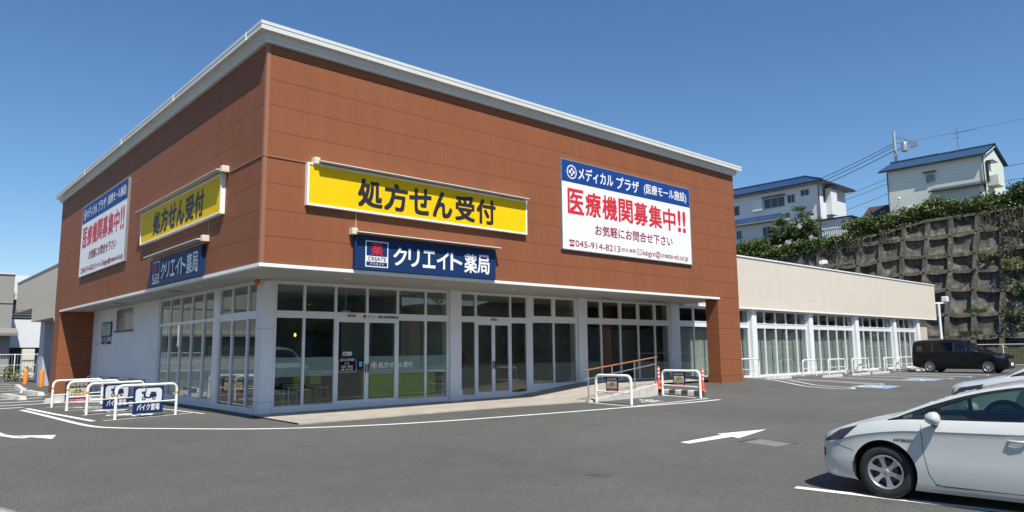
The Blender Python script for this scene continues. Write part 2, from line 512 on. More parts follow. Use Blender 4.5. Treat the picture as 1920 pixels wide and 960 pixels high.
# left bike bays: lines and bike symbols
mb = MB()
strip(mb, [(3.98,27.9),(4.12,24.6),(4.42,20.9)], 0.15)
for a, b in (((4.62,20.80),(7.0,21.42)), ((4.6,23.1),(6.62,23.98)), ((4.6,25.5),(6.4,26.05)), ((4.5,27.85),(6.4,28.5))):
    strip(mb, [a, b], 0.09)
strip(mb, [(7.15,20.9),(6.42,28.6)], 0.09)
marking('road_marking', mb, label='white lines around the bike bays at the corner')
def bike_symbol(cx, cy, ang, s=1.0, scooter=False):
    mb = MB()
    ca, sa = math.cos(ang), math.sin(ang)
    def T(u, v): return (cx+(u*ca-v*sa)*s, cy+(u*sa+v*ca)*s)
    for wx in (-.36, .36):
        ring = [T(wx+.2*math.cos(t*PI/8), .2*math.sin(t*PI/8)) for t in range(17)]
        strip(mb, ring, .07*s)
    for L in (((-.36,0),(-.12,.3),(.2,.3),(.36,0)), ((-.12,.3),(0,-.02),(.2,.3)), ((-.36,0),(0,-.02)), ((.2,.3),(.18,.44),(.3,.46)), ((-.2,.38),(-.05,.38))):
        strip(mb, [T(*q) for q in L], .06*s)
    if scooter:
        flatpoly(mb, [T(-.5,.08),T(-.1,.05),(T(-.05,.34)),(T(-.45,.36))], .007)
        flatpoly(mb, [T(.16,.1),T(.4,.12),T(.36,.42),T(.2,.4)], .007)
    return marking('road_marking', mb)
for (x, y, sc) in ((5.55,22.1,True),(5.45,24.4,True),(5.35,26.6,False)):
    bike_symbol(x, y, -0.95, 1.15, sc)

# right bike bay
mb = MB()
strip(mb, [(17.2,15.55),(17.03,13.66),(20.95,13.62),(20.98,15.5)], 0.1)
marking('road_marking', mb, label='white outline of the bike bay beside the ramp')
bike_symbol(18.9, 14.55, -2.4, 1.0)

# accessible bays in front of the right wing: hairpin lines and blue squares
def hairpin(a0, a1, b0, b1):
    mb = MB()
    A0, A1, B0, B1 = [Vector(p) for p in (a0, a1, b0, b1)]
    d = (A1-A0).normalized(); c = (A1+B1)/2; r = (B1-A1)/2
    arc = [c - r*math.cos(t*PI/8) + d*r.length*math.sin(t*PI/8) for t in range(1, 8)]
    strip(mb, [A0, A1]+arc+[B1, B0], 0.13)
    marking('road_marking', mb)
hairpin((30.52,17.1),(29.1,12.5),(29.45,16.4),(28.05,12.5))
hairpin((34.3,17.2),(32.5,12.6),(33.6,17.2),(31.9,12.6))
hairpin((37.9,17.2),(36.6,12.4),(37.2,17.2),(36.0,12.4))
hairpin((41.2,17.3),(40.1,12.3),(40.5,17.3),(39.4,12.3))
hairpin((44.0,17.3),(43.1,12.3),(43.4,17.3),(42.5,12.3))
hairpin((47.0,17.3),(46.2,12.3),(46.4,17.3),(45.6,12.3))
hairpin((50.0,17.3),(49.4,12.3),(49.4,17.3),(48.8,12.3))
for cx, cy in ((30.3,12.0),(37.9,12.8)):
    mb = MB()
    flatpoly(mb, [(cx-1.15,cy-.95),(cx+.95,cy-.75),(cx+1.25,cy+.75),(cx-.75,cy+.65)], .005)
    o = marking('road_marking', mb, BLUEPAINT, 'blue painted accessible parking square')
    mb = MB()
    strip(mb, [(cx-.3+.38*math.cos(t*PI/8), cy+.38*math.sin(t*PI/8)) for t in range(2, 15)], .1, .009)
    strip(mb, [(cx-.3,cy-.1),(cx+.1,cy-.1),(cx+.5,cy+.3)], .1, .009)
    strip(mb, [(cx-.3,cy+.5),(cx-.3,cy-.1)], .1, .009)
    marking('road_marking', mb)

# zebra of bay lines on the left side lane
mb = MB()
for y, xa, xb in ((55.5,3.8,6.9),(52.5,3.6,6.8),(49.2,3.4,6.7),(46.2,3.2,6.6),(43.2,3.0,6.4),(40.4,2.8,6.35),(37.4,2.7,6.1),(35.0,2.5,5.5),(32.6,2.3,5.9),(30.6,2.1,5.9),(28.6,2.0,4.0)):
    strip(mb, [(xa-3.4, y-1.0), (xb, y+0.2)], 0.26)
marking('road_marking', mb, label='white bay lines in the lane left of the store')

# beige apron in front of the doors, rising as a ramp on the right
def apron_z(x):
    b = 0.045 + gz(min(x, 17.4), 17)
    if x <= 17.3: return b
    return b + (0.40-b)*min(1, (x-17.3)/3.5)
sx = [7.75,8.2,9,10,11,12,13,14,15,16,17.1,17.3,18,19,20,20.8]
rows = []
for x in sx:
    yf = 16.24 if x < 13.5 else 16.24-(x-13.5)*0.14
    yf = max(yf, 15.72)
    yb = 19.34
    if x < 7.8: rows.append([(x,yf,-.2),(x,yf,gm(x,yf)+.035),(x,18.7,apron_z(x)),(x+.02,yb,apron_z(x))])
    else: rows.append([(x,yf,-.2),(x,yf+.012,gm(x,yf)+.03 if x < 17.2 else apron_z(x)),(x,18.7,apron_z(x)),(x,yb,apron_z(x))])
mb = MB(); mb.grid(rows, 0, False)
mb.poly([(20.8,15.72,-.2),(20.8,15.72,.4),(20.8,19.34,.4),(20.8,19.34,-.2)])
o = solo(mb, 'pavement', CONC, 'beige concrete apron along the shop front', kind='structure'); fixn(o.data)
mb = MB()
for a, b in zip(sx[1:-1], sx[2:]):
    if b > 17.2: break
mb.grid([[(x, 17.0, .33), (x, 19.34, .385)] for x in (20.81, 22, 24, 26, 28, 30)], 0, False)
o = solo(mb, 'pavement', CONC, 'concrete landing at the top of the ramp', kind='structure'); fixn(o.data)
# dark plinth strip right under the glazing
# low white kerb wall that carries the ramp handrail
mb = MB()
mb.grid([[(x, 15.56, -.2), (x, 15.56, gm(x,15.5)+.03+.37*t), (x, 15.71, gm(x,15.5)+.04+.37*t), (x, 15.71, -.2)] for x, t in [(17.25+3.6*k/8, k/8) for k in range(9)]], 0, False)
mb.poly([(20.85,15.56,-.2),(20.85,15.56,.52),(20.85,15.71,.53),(20.85,15.71,-.2)])
mb.poly([(17.25,15.56,-.2),(17.25,15.56,.10),(17.25,15.71,.11),(17.25,15.71,-.2)])
o = solo(mb, 'ramp_wall', CONCW, 'low white concrete wall that climbs along the entrance ramp', 'low wall'); fixn(o.data)
# ------------------------------------------------------------------ lettering
_TC = {}
def glyphs(s, bold):
    k = (s, bold)
    if k not in _TC:
        c = bpy.data.curves.new('tmp', 'FONT'); c.body = s; c.offset = bold; c.resolution_u = 3
        o = bpy.data.objects.new('tmp', c); COL.objects.link(o)
        dg = bpy.context.evaluated_depsgraph_get(); dg.update()
        me = bpy.data.meshes.new_from_object(o.evaluated_get(dg))
        vs = [(v.co.x, v.co.y) for v in me.vertices]; fs = [tuple(p.vertices) for p in me.polygons]
        bpy.data.objects.remove(o); bpy.data.curves.remove(c); bpy.data.meshes.remove(me)
        ax = min(v[0] for v in vs); bx = max(v[0] for v in vs); ay = min(v[1] for v in vs); by = max(v[1] for v in vs)
        _TC[k] = ([((x-ax)/(bx-ax), (y-ay)/(by-ay)) for x, y in vs], fs)
    return _TC[k]
def write(mb, s, u0, u1, v0, v1, fn, mi=0, bold=0.0):
    """flat letters filling the box u0..u1, v0..v1; fn maps (u, v) to a point; bold thickens the strokes"""
    vs, fs = glyphs(s, 0.0)
    b = bold*(v1-v0)*.62
    o = Vector(fn(u0, v0)); nrm = (Vector(fn(u0+1e-2, v0))-o).cross(Vector(fn(u0, v0+1e-2))-o).normalized()
    for k, (a, c) in enumerate(((0,0),) if b == 0 else ((0,0),(1,1),(-1,1),(1,-1),(-1,-1),(1,0),(-1,0))):
        mb.add([Vector(fn(u0+b+(u1-u0-2*b)*x+a*b, v0+b+(v1-v0-2*b)*y+c*b))+nrm*.0006*k for x, y in vs], fs, mi)
def disc(mb, cu, cv, r, fn, mi=0, n=24, r2=0):
    if r2:
        vs = [fn(cu+q*math.cos(2*PI*k/n), cv+q*math.sin(2*PI*k/n)) for q in (r, r2) for k in range(n)]
        mb.add(vs, [(k, (k+1) % n, (k+1) % n+n, k+n) for k in range(n)], mi)
    else:
        mb.poly([fn(cu+r*math.cos(2*PI*k/n), cv+r*math.sin(2*PI*k/n)) for k in range(n)], mi)
def rect(mb, u0, u1, v0, v1, fn, mi=0):
    mb.poly([fn(u0,v0), fn(u1,v0), fn(u1,v1), fn(u0,v1)], mi)

# ------------------------------------------------------------------ main building
BX0, BX1, BY0, BY1 = 6.61, 27.43, 16.10, 40.5
XG, YG = 8.01, 19.20
bld = thing('pharmacy_building', 'large brown sided store with white cornice and glazed corner entrance', 'store', (BX0, BY0, 0))
mb = MB()
mb.box(BX0, BX1, BY0, BY1, 3.725, 9.1)
part(mb, 'wall', BROWN, bld, world=True)
for a, b in (((25.8, BX1, 16.104, 16.68), (25.77, BX1+.03, 16.07, 16.71)), ((BX0+.004, 8.2, 39.2, BY1), (BX0-.03, 8.22, 39.17, BY1+.03))):
    mb = MB(); mb.box(a[0], a[1], a[2], a[3], .5, 3.722); pi_ = part(mb, 'pier', BROWN, bld, world=True)
    mb = MB(); mb.box(b[0], b[1], b[2], b[3], -.3, .55); part(mb, 'pier_base', BROWN, pi_, world=True)
mb = MB()
mb.box(BX0-.012, BX0+.085, BY0-.012, BY0-.001, 3.725, 9.08); mb.box(BX0-.012, BX0-.001, BY0-.001, BY0+.085, 3.725, 9.08)
for z in (6.27,):
    mb.box(BX0-.02, 7.66, BY0-.022, BY0-.001, z, z+.035); mb.box(BX0-.022, BX0-.001, BY0-.001, 18.15, z, z+.035)
part(mb, 'corner_trim', M('brown_trim', (0.30,0.125,0.065), .5), bld, world=True)
mb = MB()
mb.box(BX0-.03, 25.93, BY0-.03, BY0+.12, 3.64, 3.722); mb.box(BX0-.03, BX0+.12, BY0+.12, 39.25, 3.64, 3.722)
part(mb, 'edge_trim', TRIMW, bld, world=True)
for q in ((BX0+.12, BX1-.01, BY0+.12, YG+.35), (BX0+.12, XG+.35, YG+.35, BY1-.05)):
    mb = MB(); mb.box(*q, 3.665, 3.72); part(mb, 'soffit', SOFF, bld, world=True)
DL = M('lamp_glass', (.8,.8,.78), .3); VG = M('vent_grey', (.08,.08,.08), .6)
for x, y in ((9.74,17.7),(12.9,17.75),(15.9,17.6),(22.7,17.7),(7.4,22.5),(7.4,28),(7.4,33)):
    mb = MB(); mb.lathe([(0.0,3.655),(.07,3.655),(.09,3.662)], 14, o=(x,y,0)); part(mb, 'downlight', DL, bld, world=True)
for x, y in ((21.5,18.4),(24.7,18.6),(25.3,18.6),(7.3,24.5),(7.3,31.5)):
    mb = MB(); mb.box(x-.2, x+.2, y-.1, y+.1, 3.652, 3.664); part(mb, 'air_vent', VG, bld, world=True)
# cornice
prof = [(0,9.06),(.085,9.06),(.085,9.13),(.11,9.15),(.13,9.16),(.13,9.24),(.16,9.262),(.285,9.27),(.285,9.375),(.275,9.38),(.275,9.39),(.293,9.395),(.293,9.475),(-.3,9.5)]
mb = MB()
def ring(o, z): return [(BX0-o,BY0-o,z),(BX1+o,BY0-o,z),(BX1+o,BY1+o,z),(BX0-o,BY1+o,z)]
mb.grid([ring(o, z) for o, z in prof], 0, False, closed=True)
mb.poly(ring(-.3, 9.5))
part(mb, 'cornice', CORN, bld, world=True, fix=True)
for y in (16.75, 22.4, 28.4, 34.4):
    mb = MB(); mb.box(BX0-.30, BX0-.284, y-.02, y+.02, 9.27, 9.48); part(mb, 'cap_joint', TRIMW, bld, world=True)

# ground floor: white wall, pillars, plinth
mb = MB()
mb.box(XG+.02, XG+.25, 29.7, 39.25, -.3, 3.665)
part(mb, 'side_wall', WHITE, bld, world=True)
for x0, x1 in ((XG, 8.35), (14.40, 14.86), (20.68, 21.15), (26.74, 27.40)):
    yf = YG if x0 == XG else YG-.10
    mb = MB()
    mb.bevbox(x0, x1, yf, 19.56 if x0 == XG else YG+.4, -.2, 3.664, .008)
    po = part(mb, 'pillar', WHITE, bld, world=True)
    if x0 != XG:
        mb = MB(); mb.box(x0-.025, x1+.025, yf-.025, YG+.1, -.2, .34 if x0 < 15 else .55); part(mb, 'pillar_base', WHITE, po, world=True)
mb = MB(); mb.bevbox(XG-.04, XG+.3, 28.6, 29.7, -.2, 3.664, .008); part(mb, 'pillar', WHITE, bld, world=True)
JG = M('joint_grey', (.3,.31,.33), .8)
for z in (.30, 2.30):
    mb = MB(); mb.box(XG-.004, 8.353, YG-.004, 19.56, z, z+.01); part(mb, 'pillar_joint', JG, bld, world=True)
for q in ((18.02, 20.68, YG-.01, YG+.3, -.2, .36), (21.15, 26.74, YG-.01, YG+.3, -.2, .40), (XG-.01, XG+.3, 22.9, 28.6, -.3, .20)):
    mb = MB(); mb.box(*q); part(mb, 'plinth', WHITE, bld, world=True)

def RF(u, d, z): return (u, YG+d, z)
def LF(u, d, z): return (XG+d, u, z)
def fbox(mb, F, u0, u1, d0, d1, z0, z1, mi=0):
    p = F(u0, d0, z0); q = F(u1, d1, z1)
    mb.box(min(p[0],q[0]), max(p[0],q[0]), min(p[1],q[1]), max(p[1],q[1]), z0, z1, mi)
def bay(root, F, u0, u1, mull, zs, up=None, z_tr=(2.62, 2.82), ztop=3.66, doors=None, base=None, extra_up=0.0, fm=FRAME, gm_=GLASS):
    """one shop-front bay: frame with mullions and a deep transom, panes as a sub-part"""
    up = mull if up is None else up
    base = zs-.11 if base is None else base
    fr = MB()
    m = .035; fd = .07
    lowm = [q for q in mull if not doors or not (doors[0]+.01 < q < doors[1]-.01)]
    fbox(fr, F, u0, u1, 0, .1, z_tr[0], z_tr[1])
    fbox(fr, F, u0, u1, .012, .09, ztop-.09, ztop)
    fbox(fr, F, u0, u1, -.02, .1, base, zs)
    for q in [u0+m] + lowm + [u1-m]:
        fbox(fr, F, q-m, q+m, 0, fd, zs, z_tr[0])
    for q in [u0+m] + up + [u1-m]:
        fbox(fr, F, q-m-extra_up*.5, q+m+extra_up*.5, 0, fd, z_tr[1], ztop-.09)
    if extra_up:
        fbox(fr, F, u0, u1, -.015, fd, z_tr[1]-.005, z_tr[1]+.045)
    o = part(fr, 'window', fm, root, world=True)
    gl = MB()
    for edges, z0, z1 in (([u0+2*m]+lowm+[u1-2*m], zs, z_tr[0]), ([u0+2*m]+up+[u1-2*m], z_tr[1], ztop-.09)):
        for a, b in zip(edges[:-1], edges[1:]):
            if doors and z0 == zs and a >= doors[0]-.01 and b <= doors[1]+.01: continue
            fbox(gl, F, a+.01, b-.01, .045, .051, z0, z1)
    part(gl, 'pane', gm_, o, world=True)
    if doors:
        c = doors[2]
        for a, b, s in ((doors[0]+m, c, 1), (c, doors[1]-m, -1)):
            d = MB()
            for p, q in ((a, a+.07), (b-.07, b)): fbox(d, F, p, q, .005, .06, zs-.02, z_tr[0])
            fbox(d, F, a+.07, b-.07, .005, .06, zs-.02, zs+.06); fbox(d, F, a+.07, b-.07, .005, .06, z_tr[0]-.09, z_tr[0])
            do = part(d, 'sliding_door', fm, root, world=True)
            g2 = MB(); fbox(g2, F, a+.07, b-.07, .03, .036, zs+.06, z_tr[0]-.09); part(g2, 'pane', gm_, do, world=True)
            h_ = MB(); e = b-.05 if s > 0 else a+.03
            fbox(h_, F, e, e+.022, -.03, .004, 1.02, 1.28); part(h_, 'handle', BLACK, do, world=True)
            for zz in (.85, 1.55):
                pass
    return o
bay(bld, RF, 8.352, 14.395, [9.25,10.24,12.40,13.47], .17, up=[9.25,10.24,11.30,12.40,13.47], doors=(10.24,12.40,11.30), base=.0)
bay(bld, RF, 14.865, 18.02, [15.56,17.17], .17, doors=(15.56,17.17,16.36), base=.0)
bay(bld, RF, 18.19, 20.66, [19.37], .42, z_tr=(2.66,2.86), extra_up=.12, base=.36)
bay(bld, RF, 21.16, 26.73, [22.11,23.32,24.52,25.68], .42, z_tr=(2.66,2.86), extra_up=.10)
mb = MB(); mb.box(18.02, 18.19, YG-.02, YG+.12, .36, 3.664); part(mb, 'door_jamb', FRAME, bld, world=True)
bay(bld, LF, 19.565, 22.5, [20.26,21.43], .13, base=-.05, z_tr=(2.6,2.82))
bay(bld, LF, 22.9, 28.6, [23.9,25.03,26.22,27.37], .22, base=.19, z_tr=(2.64,2.74))
mb = MB(); mb.box(XG-.01, XG+.12, 22.5, 22.9, -.1, 3.664); part(mb, 'door_jamb', FRAME, bld, world=True)

# frosted band and stickers on the glass
for q in ((RF, 8.42, 10.2, .056, .058, .97, 1.51), (RF, 11.38, 12.32, .040, .042, .97, 1.51), (RF, 12.44, 14.32, .056, .058, .97, 1.51), (LF, 19.64, 22.43, .056, .058, .90, 1.48), (LF, 22.97, 28.53, .056, .058, .22, 1.48)):
    mb = MB(); fbox(mb, *q); part(mb, 'frosted_film', FROST, bld, world=True)
REDS = M('sign_red', (0.62,0.022,0.03), .5); WHT = M('sign_white', (0.80,0.80,0.80), .45); BLK = M('sign_black', (0.018,0.017,0.02), .5)
DLM = [REDS, WHT, BLK, M('sticker_blue', (.1,.4,.7), .4)]
mb = MB()
fn = lambda u, v: (u, YG+.026, v)
disc(mb, 11.57, 1.24, .105, fn, 1); disc(mb, 11.57, 1.24, .085, lambda u, v: (u, YG+.024, v), 0)
fc = lambda u, v: (u, YG+.022, v)
rect(mb, 11.545, 11.595, 1.175, 1.305, fc, 1); rect(mb, 11.505, 11.635, 1.215, 1.265, fc, 1)
part(mb, 'door_emblem', DLM, bld, world=True); mb = MB()
write(mb, '処方せ', 11.72, 12.28, 1.15, 1.33, fc, 1, .03)
write(mb, 'ん受付', 12.46, 13.0, 1.15, 1.33, lambda u, v: (u, YG+.043, v), 1, .03)
part(mb, 'door_lettering', DLM, bld, world=True); mb = MB()
rect(mb, 10.50, 10.80, 1.545, 1.65, fc, 1)
write(mb, '薬局入口', 10.52, 10.78, 1.565, 1.63, lambda u, v: (u, YG+.02, v), 2, .02)
part(mb, 'door_plate', DLM, bld, world=True); mb = MB()
write(mb, '処方せん受付時間', 10.42, 10.88, 1.37, 1.45, fc, 1, .02)
write(mb, '月〜金', 10.57, 10.72, 1.27, 1.34, fc, 1, .02)
write(mb, '9:00〜18:30', 10.46, 10.84, 1.18, 1.25, fc, 1, .02)
write(mb, '日曜・祝日 休業', 10.46, 10.84, 1.10, 1.16, fc, 1, .02)
for u0, u1, v0, v1 in ((10.36,10.96,1.05,1.06),(10.36,10.37,1.06,1.42),(10.95,10.96,1.06,1.42)): rect(mb, u0, u1, v0, v1, fc, 1)
part(mb, 'door_lettering', DLM, bld, world=True)
mb = MB(); rect(mb, 11.05, 11.16, 1.20, 1.36, fc, 3); part(mb, 'sticker', DLM, bld, world=True)
mb = MB()
ft = lambda u, v: (u, YG-.004, v)
disc(mb, 11.20, 2.715, .055, ft, 0); part(mb, 'transom_emblem', [REDS, BLK], bld, world=True); mb = MB(); write(mb, 'クリエイト', 11.30, 11.62, 2.675, 2.745, ft, 1, .01); part(mb, 'transom_lettering', [REDS, BLK], bld, world=True); mb = MB()
write(mb, '薬局 横須賀鴨居店', 11.68, 12.42, 2.665, 2.75, ft, 1, .03)
part(mb, 'transom_lettering', [REDS, BLK], bld, world=True)
SG = M('sensor_grey', (.22,.21,.2), .4)
for x in (10.75, 16.36):
    mb = MB(); mb.bevbox(x-.13, x+.13, YG-.05, YG-.001, 2.69, 2.75, .008); part(mb, 'door_sensor', SG, bld, world=True)
mb = MB()
mb.bevbox(XG+.02, XG+.16, YG-.1, YG-.002, 3.5, 3.62, .01)
part(mb, 'alarm_box', RAILW, bld, world=True)
mb = MB(); mb.lathe([(.055,3.52),(.075,3.56),(.075,3.60),(.05,3.664)], 12, o=(XG-.12, YG+.15, 0))
part(mb, 'alarm_lamp', M('orange_lens', (.75,.12,.02), .3), bld, world=True)

# side window, door handle and skirting rails of the white wall
mb = MB()
mb.box(XG+.0, XG+.03, 32.2, 34.85, 2.66, 3.60)
so_ = part(mb, 'window', FRAME, bld, world=True)
mb = MB(); mb.box(XG-.008, XG-.001, 32.28, 33.5, 2.7, 3.56); mb.box(XG-.012, XG-.002, 33.52, 34.77, 2.7, 3.56)
part(mb, 'pane', M('obscured_glass', (.24,.25,.245), .12, var=.35, vs=1.6), so_, world=True)
mb = MB(); mb.box(XG-.05, XG-.001, 32.1, 34.95, 2.58, 2.66); part(mb, 'sill', M('dark_sill', (.05,.055,.06), .5), so_, world=True)
mb = MB(); mb.box(XG-.004, XG+.019, 37.9, 38.9, .0, 2.9); do = part(mb, 'door', WHITE, bld, world=True)
mb = MB(); mb.lathe([(.0,-.07),(.05,-.06),(.055,-.04),(.02,-.03),(.02,0)], 12, axis='x', o=(XG-.005, 38.05, 2.12)); part(mb, 'handle', STEEL, do, world=True)
mb = MB(); mb.box(XG-.03, XG+.018, 30.0, 37.2, .50, .56); mb.box(XG-.03, XG+.018, 30.0, 37.2, .60, .66)
part(mb, 'wall_guard', M('grey_guard', (.22,.23,.26), .5), bld, world=True)

# rooms behind the glass
INW = M('inner_wall', (0.50,0.45,0.37), .8, var=.06, vs=1); IND = M('inner_dark', (0.15,0.13,0.11), .8, var=.2, vs=.6)
INF = M('inner_floor', (0.30,0.25,0.19), .35, var=.15, vs=1.5); INC = M('inner_ceiling', (0.68,0.67,0.60), .8)
mb = MB(); mb.box(8.36, BX1-.05, YG+.36, 29, -.1, .10); mb.box(8.36, 14.4, 29, 39, -.1, .10); part(mb, 'inner_floor', INF, bld, world=True)
mb = MB(); mb.box(8.36, BX1-.05, YG+.36, 39, 3.67, 3.715); part(mb, 'inner_ceiling', INC, bld, world=True)
for q in ((8.36, 14.55, 27.2, 27.35), (8.36, 8.5, 28.0, 29.0), (14.55, 20.9, 22.6, 22.75), (14.5, 14.62, YG+.41, 27.2), (20.85, 20.97, YG+.41, 26), (20.97, BX1-.05, 24.6, 24.75), (BX1-.2, BX1-.05, YG+.41, 24.6)):
    mb = MB(); mb.box(*q, .1, 3.67); part(mb, 'inner_wall', INW, bld, world=True)
for q in ((9.2, 11.6, 26.9, 27.19, .1, 2.9), (12.2, 14.2, 26.95, 27.19, .1, 2.5), (11.0, 11.3, 23.4, 26, .1, 3.1)):
    mb = MB(); mb.box(*q); part(mb, 'inner_cabinet', IND, bld, world=True)
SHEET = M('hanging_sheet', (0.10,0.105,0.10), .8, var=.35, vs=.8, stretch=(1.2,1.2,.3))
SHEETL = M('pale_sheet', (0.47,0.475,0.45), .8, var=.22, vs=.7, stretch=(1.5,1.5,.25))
def drape(F, u0, u1, z0, z1, d, m, root, sag=.15, amp=.05):
    n = int((u1-u0)/.09); rows = []
    for j in range(7):
        t = j/6; row = []
        for i in range(n+1):
            u = u0+(u1-u0)*i/n; s = math.sin(PI*i/n)
            w = noise.noise(Vector((u*1.7, t*.6, d*9)))*amp*2 + noise.noise(Vector((u*5, t*.5, d)))*amp
            row.append(F(u, d+w, z0+(z1-sag*s-z0)*t))
        rows.append(row)
    mb = MB(); mb.grid(rows); return part(mb, 'curtain', m, root, world=True)
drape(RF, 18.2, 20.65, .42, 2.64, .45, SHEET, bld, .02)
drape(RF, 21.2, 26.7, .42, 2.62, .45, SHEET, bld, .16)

# a few things on the far wall of the pharmacy
for q, m_, n_ in (((9.0, 10.4, 23.9, 24.0, 2.35, 3.1), BLK, 'inner_screen'), ((8.8, 10.9, 25.2, 25.6, .1, 1.9), M('inner_shelf_mat', (.40,.33,.24), .7), 'inner_shelf'), ((11.9, 12.6, 26.9, 26.94, 1.4, 2.5), WHT, 'inner_poster'), ((12.9, 13.5, 26.9, 26.94, 1.5, 2.4), M('poster_blue', (.25,.36,.5), .6), 'inner_poster'), ((13.7, 14.3, 21.6, 21.66, .9, 3.2), M('blind_blue', (.20,.27,.36), .7), 'inner_blind'), ((12.3, 13.5, 22.6, 22.66, 1.4, 3.0), M('blind_grey', (.33,.36,.38), .7), 'inner_blind')):
    mb = MB(); mb.box(*q); part(mb, n_, m_, bld, world=True)

# ------------------------------------------------------------------ right wing
wing = thing('retail_wing', 'long low beige retail wing with white framed shop windows', 'shop building', (27.44, 18.85, 0))
mb = MB(); mb.box(27.44, 60.1, 18.85, 40, 3.66, 6.22); part(mb, 'wall', BEIGE, wing, world=True)
mb = MB(); mb.box(27.44, 60.15, 18.80, 40.05, 6.222, 6.29); mb.box(27.44, 60.13, 18.82, 18.97, 3.60, 3.658); mb.box(60.102, 60.13, 18.82, 18.9, 3.66, 6.22); mb.box(32.0, 32.06, 18.835, 18.848, 3.66, 6.22)
part(mb, 'edge_trim', TRIMW, wing, world=True)
mb = MB(); mb.box(27.44, 60.05, 18.97, YG+.3, 3.612, 3.655); part(mb, 'soffit', SOFF, wing, world=True)
px = [(33.55,34.0),(39.82,40.27),(46.05,46.5),(52.2,52.65),(56.6,57.05)]
for a, b in px: mb = MB(); mb.bevbox(a, b, YG-.2, YG+.4, -.2, 3.61, .01); part(mb, 'pillar', WHITE, wing, world=True)
mb = MB(); mb.box(57.05, 58.9, YG-.05, YG+.2, -.2, 3.61); mb.box(58.75, 58.9, YG+.2, 40, -.2, 3.61); mb.box(58.4, 58.75, YG+.2, 40, 3.3, 3.66)
part(mb, 'end_wall', M('beige_plain', (.55,.47,.37), .6, var=.05, vs=1), wing, world=True)
mb = MB(); mb.box(27.42, 58.9, YG-.22, YG+.35, -.2, .155); part(mb, 'plinth', M('plinth_concrete', (.33,.32,.30), .85, var=.15, vs=2), wing, world=True)
edges = [27.42] + [q for p in px for q in p]
edges = [(27.42,33.55),(34.0,39.82),(40.27,46.05),(46.5,52.2),(52.65,56.6)]
for k, (a, b) in enumerate(edges):
    n = 4 if k == 4 else 5
    ml = [a+(b-a)*i/n for i in range(1, n)]
    bay(wing, RF, a+.005, b-.005, ml, .27, z_tr=(2.66,2.88), ztop=3.61, base=.157, extra_up=.05)
    drape(RF, a+.1, b-.1, .25, 2.66, .38, SHEETL, wing, .05, .03)
mb = MB(); mb.box(27.5, 58.7, YG+.5, 30, .0, .09); part(mb, 'inner_floor', INF, wing, world=True)
mb = MB(); mb.box(27.5, 58.7, 24.5, 24.65, .1, 3.6); part(mb, 'inner_wall', M('inner_wall_dark', (.30,.29,.26), .8), wing, world=True)
mb = MB(); mb.box(27.5, 58.7, YG+.36, 24.5, 3.58, 3.605); part(mb, 'inner_ceiling', INC, wing, world=True)

# ------------------------------------------------------------------ left wing
lw = thing('retail_wing', 'beige left hand wing beyond the brown store, with a cut-out under its sign letters', 'shop building', (7.0, 40.6, 0))
mb = MB(); mb.box(7.0, 30, 40.55, 49.9, 3.56, 6.28); mb.box(7.0, 30, 49.9, 56.3, 4.36, 6.28)
part(mb, 'wall', panel_mat('beige_siding_side', (0.56,0.505,0.42), (0.36,0.31,0.25), 0.0, 9.0, 3.56, 0.66, w=.012, var=.035, vl=1.0), lw, world=True)
mb = MB(); mb.box(6.96, 30.05, 40.55, 56.34, 6.282, 6.34); part(mb, 'edge_trim', M('grey_trim', (.5,.51,.52), .5), lw, world=True)
mb = MB(); mb.box(7.5, 8.3, 48.6, 50.0, -.3, 3.555); part(mb, 'pillar', M('pillar_blue_grey', (.42,.47,.53), .6, var=.06, vs=1), lw, world=True)
mb = MB(); mb.box(8.9, 9.1, 40.6, 48.6, -.3, 3.555); mb.box(9.3, 9.5, 50.0, 56, -.3, 4.355)
part(mb, 'side_wall', M('mauve_wall', (.27,.245,.25), .7, var=.06, vs=1), lw, world=True)
mb = MB(); mb.box(8.86, 8.899, 44.3, 46.2, 1.7, 2.45); wn_ = part(mb, 'notice_panel', M('navy_panel', (.02,.03,.07), .5), lw, world=True)
mb = MB(); mb.box(8.85, 8.859, 44.5, 45.5, 1.85, 2.3); part(mb, 'notice_sheet', WHT, wn_, world=True)
mb = MB(); mb.tube([(6.92,41.6,-.15),(6.92,41.6,2.9)], .055, 10); mb.lathe([(.055,2.9),(.08,2.95),(.17,3.45),(.17,3.5),(.0,3.5)], 12, o=(6.92,41.6,0))
mb.box(6.87,6.97,41.5,41.7,-.2,.75)
part(mb, 'downpipe', M('pipe_white', (.62,.64,.66), .4), lw, world=True)
mb = MB(); fl = lambda u, v: (6.74, 55.4-u, v)
write(mb, 'クリエイト', .5, 3.4, 5.15, 5.6, fl, 0, .03)
part(mb, 'sign_lettering', TRIMW, lw, world=True)
mb = MB(); disc(mb, .15, 5.4, .28, fl, 0, 16); part(mb, 'sign_emblem', M('emblem_grey', (.3,.2,.19), .5), lw, world=True)
mb = MB()
mb.box(9, 13, 52, 55, 6.34, 7.0); mb.prism([(8.5,44.5,6.34),(8.5,50.5,6.34),(8.5,46.0,8.2)], (3,0,0))
part(mb, 'roof_housing', M('roof_grey', (.33,.34,.34), .6, var=.1), lw, world=True)
